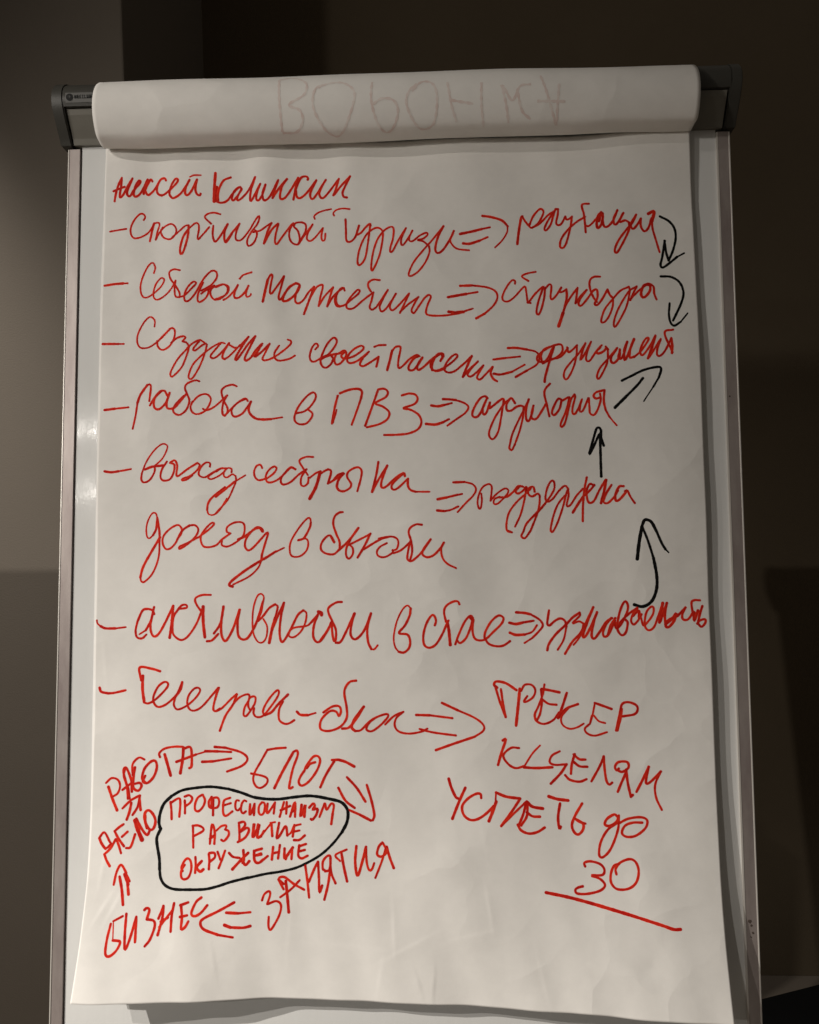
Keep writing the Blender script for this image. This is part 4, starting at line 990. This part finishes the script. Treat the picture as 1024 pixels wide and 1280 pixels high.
(301,[(-1379,-2771),(-1301,-2616),(-1189,-2416)]),
(256,[(-1189,-2416),(-1153,-2402),(-1146,-2450),(-1195,-2588),(-1229,-2754),(-1218,-2774),(-1194,-2760)]),
(256,[(-1053,-2575),(-1017,-2533),(-968,-2516)]),
(256,[(-1074,-2595),(-1116,-2657),(-1133,-2712),(-1102,-2746),(-1031,-2705),(-953,-2602),(-918,-2505),(-939,-2457),(-989,-2464),(-1053,-2547),(-1081,-2609)]),
(275,[(-915,-2761),(-861,-2643),(-775,-2504)]),
(275,[(-797,-2493),(-733,-2490)]),
(301,[(-733,-2490),(-662,-2510),(-574,-2556)])]),
('arrows_right','r',[
(275,[(-646,-2664),(-550,-2768),(-463,-2903)]),
(275,[(-734,-2768),(-664,-2892),(-572,-2964)]),
(256,[(-636,-2981),(-523,-3030)]),
(301,[(-523,-3030),(-411,-3088)]),
(275,[(-390,-3085),(-375,-3030),(-403,-2892),(-448,-2740)])]),
('deal_word','r',[
(258,[(-2918,-2970),(-2840,-2896),(-2753,-2848)]),
(258,[(-2753,-2848),(-2739,-2982)]),
(258,[(-2747,-2848),(-2769,-2958),(-2816,-3036)]),
(283,[(-2752,-2909),(-2737,-2989)]),
(283,[(-2833,-2920),(-2848,-3005),(-2872,-3079)]),
(283,[(-3139,-3256),(-3110,-3315),(-3072,-3356)]),
(241,[(-3139,-3250),(-3091,-3201),(-3035,-3284),(-3021,-3302)]),
(241,[(-3015,-3308),(-3069,-3350),(-3124,-3291)]),
(258,[(-3079,-3409),(-3019,-3349),(-2973,-3266)]),
(258,[(-2966,-3267),(-2938,-3326),(-2912,-3397)]),
(270,[(-3079,-3409),(-3052,-3467),(-3018,-3519)]),
(270,[(-2987,-3189),(-2948,-3255),(-2887,-3332)]),
(258,[(-2987,-3189),(-2947,-3154),(-2902,-3124)]),
(258,[(-2911,-3243),(-2858,-3196)]),
(258,[(-2862,-3350),(-2819,-3339),(-2782,-3222)]),
(413,[(-2789,-3090),(-2753,-3187),(-2711,-3276)]),
(270,[(-2777,-3072),(-2716,-3175),(-2664,-3230),(-2641,-3195)]),
(283,[(-2667,-3164),(-2696,-3068),(-2686,-3007),(-2648,-2995),(-2603,-3044),(-2584,-3105),(-2604,-3171),(-2642,-3177),(-2682,-3116),(-2691,-3044)])]),
('arrow_up','r',[
(256,[(-2965,-3689),(-2947,-3583),(-2914,-3511),(-2888,-3519),(-2847,-3583)]),
(327,[(-2862,-3595),(-2821,-3687)]),
(256,[(-2846,-3595),(-2810,-3658)]),
(301,[(-2828,-3675),(-2811,-3778)]),
(301,[(-2911,-3618),(-2879,-3743),(-2858,-3870)])]),
('oval','k',[
(320,[(-2535,-3163),(-2548,-3110),(-2539,-3025),(-2502,-2929),(-2425,-2853)]),
(288,[(-2425,-2853),(-2325,-2799),(-2203,-2775),(-2026,-2762),(-1848,-2784)]),
(304,[(-1848,-2784),(-1714,-2821),(-1591,-2863),(-1486,-2878)]),
(304,[(-1582,-2863),(-1481,-2878),(-1336,-2879),(-1181,-2858),(-1038,-2845),(-939,-2853)]),
(320,[(-939,-2853),(-829,-2875),(-720,-2902),(-665,-2945),(-638,-3009),(-649,-3104),(-698,-3199)]),
(256,[(-698,-3199),(-784,-3304),(-893,-3403),(-1013,-3477),(-1156,-3543),(-1308,-3578),(-1459,-3598),(-1632,-3633)]),
(272,[(-1629,-3630),(-1802,-3670),(-1932,-3711),(-2063,-3740),(-2226,-3743),(-2367,-3736),(-2456,-3700),(-2504,-3635),(-2520,-3555)]),
(304,[(-2520,-3555),(-2529,-3453),(-2557,-3330),(-2564,-3257),(-2539,-3195),(-2527,-3168),(-2541,-3158)])]),
('professional','r',[
(263,[(-2435,-2913),(-2425,-2993),(-2421,-3079)]),
(252,[(-2430,-2918),(-2352,-2875),(-2335,-2918),(-2343,-3055)]),
(252,[(-2290,-2896),(-2286,-2960),(-2286,-3022)]),
(252,[(-2291,-2858),(-2246,-2844),(-2214,-2874),(-2234,-2917),(-2278,-2949)]),
(252,[(-2113,-2840),(-2157,-2868),(-2183,-2927),(-2182,-2986),(-2148,-3000),(-2105,-2959),(-2084,-2895),(-2107,-2840)]),
(252,[(-2001,-2874),(-1999,-3038)]),
(240,[(-2024,-2869),(-2045,-2906),(-2038,-2959),(-2005,-2970),(-1955,-2959),(-1940,-2906),(-1957,-2869),(-1996,-2869)]),
(298,[(-2018,-2863),(-2012,-2964)]),
(240,[(-1830,-2870),(-1890,-2896),(-1900,-2970),(-1893,-3028),(-1865,-3044),(-1805,-3002)]),
(240,[(-1895,-2944),(-1823,-2923)]),
(240,[(-1741,-2898),(-1766,-2896),(-1777,-2939),(-1769,-2983),(-1747,-2992),(-1728,-2973)]),
(240,[(-1666,-2904),(-1688,-2896),(-1712,-2933),(-1717,-2992),(-1697,-3021),(-1669,-3002)]),
(263,[(-1626,-2933),(-1630,-3034),(-1606,-3002),(-1581,-2929)]),
(263,[(-1581,-2929),(-1586,-3036)]),
(240,[(-1626,-2938),(-1627,-3028),(-1597,-2996),(-1581,-2929)]),
(240,[(-1581,-2929),(-1586,-3033)]),
(240,[(-1506,-2913),(-1534,-2948),(-1538,-3007),(-1516,-3035),(-1486,-3013),(-1475,-2953),(-1483,-2917),(-1506,-2913)]),
(240,[(-1448,-2925),(-1451,-3020),(-1375,-2919)]),
(240,[(-1372,-2912),(-1385,-3021)]),
(240,[(-1324,-3052),(-1281,-2907)]),
(263,[(-1253,-2907),(-1258,-3019)]),
(263,[(-1314,-2988),(-1219,-2944)]),
(263,[(-1219,-3048),(-1170,-2906),(-1169,-3048)]),
(240,[(-1208,-3008),(-1175,-2986)]),
(275,[(-1103,-2932),(-1114,-3044),(-1076,-2964)]),
(275,[(-1076,-2964),(-1065,-2932),(-1075,-3047)]),
(263,[(-1026,-2959),(-988,-2920),(-971,-2943),(-993,-2980),(-944,-2970),(-955,-3028),(-993,-3075),(-1009,-3070)]),
(252,[(-922,-3049),(-873,-2922)]),
(252,[(-867,-2922),(-851,-2981),(-807,-2923),(-780,-2939),(-791,-3019)]),
(275,[(-791,-3019),(-805,-3119)])]),
('development','r',[
(252,[(-2201,-3141),(-2192,-3351)]),
(252,[(-2205,-3143),(-2151,-3138),(-2100,-3160),(-2099,-3192),(-2188,-3241)]),
(263,[(-2023,-3311),(-2011,-3149),(-1995,-3133),(-1976,-3211),(-1978,-3311)]),
(275,[(-2024,-3264),(-1981,-3232)]),
(224,[(-1960,-3185),(-1911,-3143),(-1862,-3138),(-1872,-3175)]),
(252,[(-1872,-3175),(-1839,-3191),(-1837,-3232),(-1880,-3284),(-1908,-3274)]),
(252,[(-1736,-3118),(-1729,-3191),(-1726,-3285)]),
(263,[(-1736,-3113),(-1687,-3102),(-1675,-3139),(-1728,-3202)]),
(263,[(-1728,-3202),(-1652,-3160),(-1635,-3191),(-1672,-3254),(-1742,-3295)]),
(263,[(-1587,-3128),(-1595,-3249),(-1558,-3202),(-1543,-3128)]),
(263,[(-1543,-3128),(-1546,-3244),(-1508,-3233),(-1482,-3191)]),
(263,[(-1578,-3128),(-1596,-3249),(-1534,-3139)]),
(263,[(-1529,-3134),(-1549,-3249),(-1510,-3244)]),
(208,[(-1521,-3249),(-1456,-3170),(-1407,-3112)]),
(208,[(-1418,-3112),(-1371,-3104)]),
(263,[(-1407,-3122),(-1398,-3239)]),
(263,[(-1330,-3111),(-1354,-3254),(-1323,-3233),(-1263,-3142),(-1246,-3232)]),
(208,[(-1246,-3232),(-1207,-3200),(-1180,-3135)]),
(263,[(-1174,-3130),(-1191,-3242)]),
(240,[(-1169,-3135),(-1113,-3122)]),
(240,[(-1180,-3194),(-1124,-3182)]),
(263,[(-1179,-3276),(-1124,-3273),(-1069,-3229)])]),
('surroundings','r',[
(252,[(-2290,-3572),(-2303,-3536),(-2274,-3475),(-2241,-3455),(-2212,-3485),(-2204,-3557),(-2227,-3628),(-2270,-3649),(-2300,-3627),(-2302,-3567),(-2272,-3516)]),
(252,[(-2167,-3442),(-2162,-3506),(-2164,-3589)]),
(298,[(-2102,-3479),(-2149,-3536),(-2114,-3577),(-2082,-3556)]),
(263,[(-2031,-3410),(-2024,-3472),(-2026,-3553)]),
(263,[(-2026,-3400),(-1976,-3399),(-1969,-3440),(-2018,-3482)]),
(252,[(-1943,-3388),(-1913,-3460)]),
(252,[(-1868,-3377),(-1896,-3460),(-1927,-3541)]),
(252,[(-1827,-3398),(-1787,-3434),(-1722,-3445)]),
(275,[(-1685,-3373),(-1678,-3461),(-1688,-3492)]),
(298,[(-1636,-3399),(-1721,-3481),(-1789,-3552)]),
(298,[(-1699,-3461),(-1660,-3512),(-1623,-3477)]),
(263,[(-1576,-3379),(-1568,-3472),(-1530,-3493),(-1487,-3462)]),
(263,[(-1576,-3379),(-1500,-3359)]),
(263,[(-1569,-3425),(-1504,-3416)]),
(263,[(-1579,-3379),(-1571,-3472),(-1527,-3493),(-1441,-3430)]),
(263,[(-1579,-3381),(-1502,-3361)]),
(263,[(-1572,-3425),(-1507,-3405)]),
(263,[(-1388,-3344),(-1399,-3463)]),
(263,[(-1320,-3326),(-1337,-3454)]),
(263,[(-1393,-3406),(-1327,-3391)]),
(286,[(-1273,-3359),(-1272,-3454),(-1234,-3412)]),
(286,[(-1190,-3348),(-1245,-3422),(-1261,-3459)]),
(263,[(-1196,-3359),(-1203,-3459)]),
(263,[(-1124,-3326),(-1135,-3421),(-1101,-3452),(-1041,-3425)]),
(252,[(-1129,-3336),(-1058,-3312)]),
(252,[(-1124,-3384),(-1069,-3369)])]),
('occupation','r',[
(241,[(-1487,-3844),(-1466,-3789),(-1423,-3760),(-1408,-3790),(-1435,-3879)]),
(241,[(-1428,-3879),(-1348,-3854),(-1301,-3889),(-1310,-3971),(-1358,-4066),(-1401,-4120),(-1419,-4079),(-1418,-3999)]),
(258,[(-1279,-3696),(-1323,-3654),(-1316,-3633),(-1265,-3634),(-1176,-3698),(-1075,-3751)]),
(241,[(-1331,-3653),(-1278,-3745)]),
(241,[(-1120,-3662),(-1205,-3747),(-1308,-3818)]),
(295,[(-1257,-3669),(-1240,-3808),(-1223,-3960)]),
(258,[(-1065,-3512),(-1042,-3669),(-1024,-3824)]),
(258,[(-1027,-3675),(-968,-3539),(-936,-3482)]),
(258,[(-936,-3482),(-927,-3624),(-920,-3773),(-894,-3709)]),
(258,[(-872,-3560),(-887,-3553),(-887,-3482),(-850,-3432),(-813,-3432),(-820,-3553),(-864,-3574)]),
(258,[(-813,-3432),(-805,-3581),(-761,-3687)]),
(270,[(-813,-3539),(-834,-3694),(-871,-3842)]),
(224,[(-651,-3366),(-762,-3418),(-717,-3475)]),
(283,[(-702,-3404),(-680,-3525),(-646,-3668)]),
(283,[(-555,-3335),(-566,-3483),(-543,-3616),(-496,-3484),(-459,-3343)]),
(241,[(-459,-3343),(-452,-3484),(-429,-3561),(-400,-3555),(-378,-3499)]),
(258,[(-296,-3301),(-333,-3344),(-348,-3415),(-304,-3436),(-252,-3386),(-289,-3308)]),
(224,[(-259,-3343),(-304,-3486),(-366,-3636)]),
(283,[(-252,-3343),(-223,-3443),(-183,-3544)])]),
('business','r',[
(258,[(-2961,-4040),(-2982,-4173),(-2981,-4290),(-2941,-4314),(-2881,-4268),(-2853,-4196),(-2907,-4182)]),
(224,[(-2850,-3973),(-2938,-4016)]),
(129,[(-2938,-4016),(-2926,-4174)]),
(258,[(-2925,-4181),(-2861,-4189)]),
(270,[(-2817,-3953),(-2815,-4123),(-2800,-4259),(-2764,-4177),(-2717,-3981)]),
(270,[(-2717,-3981),(-2709,-4198)]),
(270,[(-2643,-3920),(-2622,-3904),(-2594,-3921),(-2613,-4003)]),
(258,[(-2613,-4003),(-2544,-4018),(-2531,-4073),(-2567,-4181),(-2611,-4236)]),
(270,[(-2459,-3887),(-2461,-3991),(-2495,-4142)]),
(270,[(-2499,-3998),(-2458,-3892)]),
(270,[(-2474,-4026),(-2407,-3991)]),
(270,[(-2355,-3864),(-2370,-3978),(-2370,-4112)]),
(241,[(-2485,-4074),(-2366,-3923)]),
(270,[(-2285,-3882),(-2269,-3993),(-2269,-4091),(-2232,-4075),(-2205,-4028)]),
(270,[(-2292,-3882),(-2218,-3858)]),
(270,[(-2288,-3985),(-2222,-3973)]),
(258,[(-2090,-3815),(-2141,-3857),(-2180,-3953),(-2148,-3982),(-2089,-3955),(-2028,-3886)])]),
('arrows_left','r',[
(275,[(-1761,-3860),(-1920,-3942),(-2056,-4005),(-2086,-4045),(-2049,-4101),(-1910,-4153)]),
(238,[(-1910,-4153),(-1765,-4179)]),
(301,[(-1835,-3954),(-1719,-3961)]),
(238,[(-1719,-3961),(-1600,-3953)]),
(314,[(-1850,-4066),(-1791,-4088)]),
(275,[(-1791,-4088),(-1669,-4094),(-1597,-4080)])]),
('show_through','f',[
(245,[(-1281,8822),(-1265,6115),(-1259,3927)]),
(245,[(-1281,8822),(-1140,9103),(-1001,8160),(-1012,6997),(-1172,6144),(-1064,5689),(-1039,4860),(-1116,3878),(-1261,3808)]),
(245,[(-870,7573),(-761,7989),(-618,7938),(-504,7003),(-540,5446),(-671,3221),(-765,3424),(-878,4942),(-928,6162),(-902,7423),(-824,7900)]),
(245,[(-325,7909),(-332,6149),(-276,4447),(-187,3264),(-102,4262),(-66,5344),(-111,6147),(-221,6327),(-317,5893)]),
(245,[(79,6843),(174,7740),(285,7540),(330,6245),(296,4306),(183,3509),(90,4493),(21,5814),(48,6851),(127,7589)]),
(245,[(433,7657),(471,5710),(524,4304)]),
(245,[(471,6010),(691,5658)]),
(245,[(777,7485),(775,5639),(799,3584)]),
(245,[(974,7180),(1020,5582),(1050,4022)]),
(245,[(989,7116),(1082,5817),(1160,6978),(1270,7155)]),
(245,[(1129,6703),(1178,5084),(1269,4341)]),
(245,[(1368,8047),(1440,5982),(1534,3512)]),
(245,[(1550,7164),(1535,5465),(1534,3512)]),
(245,[(1331,5709),(1612,5643)])]),
]
LABELS = {'name_line': 'red handwritten name heading the sheet', 'first_item': 'first red handwritten line with dash and double arrow, below the name', 'black_one': 'topmost black hooked arrow at the right margin, pointing down', 'black_two': 'second black hooked arrow from the top at the right margin, pointing down', 'second_item': 'second red handwritten line with dash and double arrow', 'third_item': 'third red handwritten line with dash, reaching the right edge', 'black_three': 'black double stroked arrow pointing up right, under the third line', 'black_four': 'small black upright arrow at right, above the fifth line', 'fourth_item': 'fourth red handwritten line with dash and capitals before its arrow', 'fifth_item': 'fifth red handwritten line with dash, below the line with capitals', 'fifth_second': 'red handwriting that continues the fifth line below it, large looped letters', 'sixth_item': 'sixth red handwritten line with dash, widest, running to the right edge', 'black_five': 'large black curved arrow pointing up, above the sixth line', 'seventh_item': 'seventh red handwritten line with a large double arrow', 'tracker_line': 'red capitals, top line of the block at lower right', 'goals_line': 'red capitals, second line of the block at lower right', 'succeed_line': 'red capitals, third line of the block at lower right', 'thirty': 'red handwritten number 30', 'underline': 'long slanting red underline below the number 30', 'work_word': 'red slanted capitals with arrow, upper left of the word ring', 'blog_word': 'red capitals at the top of the word ring, above the black oval', 'arrows_right': 'red double arrow pointing down right from the top word of the ring', 'deal_word': 'red slanted capitals left of the black oval, with arrow above', 'arrow_up': 'red double arrow pointing up, above the lowest left word', 'oval': 'black hand drawn oval round three lines of small capitals', 'professional': 'small red capitals, first line inside the black oval', 'development': 'small red capitals, second line inside the black oval', 'surroundings': 'small red capitals, third line inside the black oval', 'occupation': 'red capitals slanting up right, below the black oval', 'business': 'red capitals at the lower left of the sheet', 'arrows_left': 'red double arrow pointing left, below the black oval', 'show_through': 'faint upside down capitals showing through the turned sheet'}
def resample(P, step):
    C_ = cat(P, 10); d = np.r_[0, np.cumsum(np.linalg.norm(np.diff(C_, axis=0), axis=1))]
    n_ = max(2, int(d[-1] / step) + 1); t = np.linspace(0, d[-1], n_)
    return np.stack([np.interp(t, d, C_[:, 0]), np.interp(t, d, C_[:, 1])], -1)
def ribbon(strokes, surf, name, parent, m, label, rnd, wob=0.05):
    verts, faces, load = [], [], []
    zk = 0
    for si, (w, pts) in enumerate(strokes):
        w = w * 1e-5 * 1.0; P = resample([(a * 1e-4, b_ * 1e-4) for a, b_ in pts], 0.0010)
        n_ = len(P); T = np.gradient(P, axis=0); T /= np.linalg.norm(T, axis=1)[:, None] + 1e-12
        Nn = np.stack([-T[:, 1], T[:, 0]], -1)
        ph = rnd.random() * 6.28; s = np.arange(n_)
        hw = w / 2 * (1 + wob * np.sin(s * 0.55 + ph) + wob * 0.7 * np.sin(s * 1.31 + ph * 2))
        # round ends
        cap = max(2, int(round(w / 2 / 0.0010)))
        ext0 = [P[0] - T[0] * w / 2 * q for q in (0.98, 0.8, 0.45)]; ext1 = [P[-1] + T[-1] * w / 2 * q for q in (0.45, 0.8, 0.98)]
        wf = [0.22, 0.62, 0.9]
        PP = np.array(ext0 + list(P) + ext1); NN = np.array([Nn[0]] * 3 + list(Nn) + [Nn[-1]] * 3)
        HW = np.array([hw[0] * q for q in wf] + list(hw) + [hw[-1] * q for q in wf[::-1]])
        base = rnd.uniform(0.15, 0.5)
        ld = base + 0.12 * np.sin(np.arange(len(PP)) * 0.17 + ph)
        ld[:6] += 0.25; ld[-5:] += 0.18
        zo = 0.00006 + 0.000012 * (si % 9)
        v0_ = len(verts)
        for k in range(len(PP)):
            for j, (off, z) in enumerate(((-1, 0.0), (-0.4, 0.00005), (0.4, 0.00005), (1, 0.0))):
                q = PP[k] + NN[k] * HW[k] * off
                verts.append((q[0], q[1], z + zo + 0.0000004 * k)); load.append(float(ld[k]) + (0.40 if z else -0.15))
            if k:
                a = v0_ + (k - 1) * 4; c = a + 4
                for j in range(3): faces.append((a + j, c + j, c + j + 1, a + j + 1))
    V = np.array(verts); co = surf(V[:, 0], V[:, 1], V[:, 2])
    me = bpy.data.meshes.new(name); me.from_pydata(co.tolist(), [], faces); me.update()
    at = me.attributes.new('load', 'FLOAT', 'POINT'); at.data.foreach_set('value', np.array(load, dtype=np.float32))
    o = obj(name, me, m, parent, label, smooth=True)
    return o
def on_sheet(u, v, z): return np.stack([u, v, sheet_h(u, v) + z], -1)
_rv = RC
def on_roll(u, s, z):
    """s = running number along the turned sheet's profile"""
    i = np.clip(s * 100, 0, RU.shape[0] - 1.001); i0 = i.astype(int); fr = i - i0
    cu = (u - RU[0, 0]) / (RU[0, -1] - RU[0, 0]) * (RU.shape[1] - 1); cu = np.clip(cu, 0, RU.shape[1] - 1.001); j0 = cu.astype(int); fu = cu - j0
    def bil(A): return (A[i0, j0] * (1 - fr) + A[i0 + 1, j0] * fr) * (1 - fu) + (A[i0, j0 + 1] * (1 - fr) + A[i0 + 1, j0 + 1] * fr) * fu
    vv, hh = bil(RV), bil(RH)
    d = np.gradient(RC, axis=0); nn = np.stack([d[:, 1], -d[:, 0]], -1); nn /= np.linalg.norm(nn, axis=1)[:, None]
    nrm_ = nn[i0] if nn[60, 1] > 0 else -nn[i0]
    z = z + 0.00022
    return np.stack([u, vv + nrm_[:, 0] * z, hh + nrm_[:, 1] * z], -1)
rnd = random.Random(5)
for key, col, strokes in INK:
    if col == 'f':
        continue
    ribbon(strokes, on_sheet, 'handwriting', front, RED if col == 'r' else BLACK, LABELS[key], rnd)
for key, col, strokes in INK:
    if col != 'f': continue
    verts, faces = [], []
    # the profile is stored in hundredths of a step, so the ribbon's width across it is scaled by the step length
    seg = np.linalg.norm(np.diff(RC, axis=0), axis=1)
    for si, (w, pts) in enumerate(strokes):
        w = w * 1e-5
        P = np.array([(a * 1e-4, b_ * 1e-2) for a, b_ in pts])          # (u metres, profile index)
        arc = np.r_[0, np.cumsum(seg)]
        Q = np.stack([P[:, 0], np.interp(P[:, 1], np.arange(len(arc)), arc)], -1)
        R = resample(Q.tolist(), 0.0011); T = np.gradient(R, axis=0); T /= np.linalg.norm(T, axis=1)[:, None] + 1e-12
        Nn = np.stack([-T[:, 1], T[:, 0]], -1); v0_ = len(verts)
        for k in range(len(R)):
            for off in (-1, 1):
                q = R[k] + Nn[k] * w / 2 * off * (1 + 0.25 * math.sin(k * 0.9 + si))
                verts.append((q[0], np.interp(q[1], arc, np.arange(len(arc))) / 100.0, 0.00001 * (si % 7) + 0.0000004 * k))
            if k: a = v0_ + (k - 1) * 2; faces.append((a, a + 2, a + 3, a + 1))
    V = np.array(verts); co = on_roll(V[:, 0], V[:, 1], V[:, 2])
    me = bpy.data.meshes.new('handwriting'); me.from_pydata(co.tolist(), [], faces); me.update()
    obj('handwriting', me, GHOST, turned, LABELS[key], smooth=True)

# ---------------------------------------------------------------- unseen panel added left of the frame to cast shadow steps on the side wall
ds = thing('added_shadow_panel', 'added dark panel on a stand, out of view, shading the left wall', 'screen', Matrix.Translation((-1.75, -0.2, 0)))
bm = bmesh.new(); box(bm, -0.69, 0.69, 0.0, 0.045, 1.00, 1.79)
bmesh.ops.bevel(bm, geom=[e for e in bm.edges if abs(e.verts[0].co.y - e.verts[1].co.y) > 0.01], offset=0.045, segments=6, affect='EDGES')
obj('shadow_panel_body', bm, PLASTIC, ds)
obj('shadow_panel_face', box(bmesh.new(), -0.665, 0.665, -0.004, -0.0005, 1.03, 1.765, 0.001), FABRIC, ds)
bm = bmesh.new(); cyl(bm, (0, 0.075, 0.03), (0, 0.075, 1.5), 0.03, 20); obj('pole', bm, PLASTIC, ds)
obj('base_plate', box(bmesh.new(), -0.35, 0.35, -0.15, 0.30, 0.002, 0.03, 0.006), PLASTIC, ds)

# ---------------------------------------------------------------- black case on the floor, lower right corner
cs = thing('equipment_case', 'black fabric equipment case on the floor behind the right rail of the flipchart', 'case', Matrix.Translation((1.01, 0.81, 0)) @ Matrix.Rotation(math.radians(19.5), 4, 'Z'))
obj('case_body', box(bmesh.new(), -0.45, 0.45, -0.25, 0.20, 0.004, 0.16, 0.012, 3), FABRIC, cs)
obj('case_lid', box(bmesh.new(), -0.452, 0.452, -0.252, 0.202, 0.162, 0.20, 0.012, 3), FABRIC, cs)
bm = bmesh.new(); box(bm, -0.06, 0.06, -0.275, -0.2525, 0.10, 0.115, 0.004); obj('case_handle', bm, FABRIC, cs)
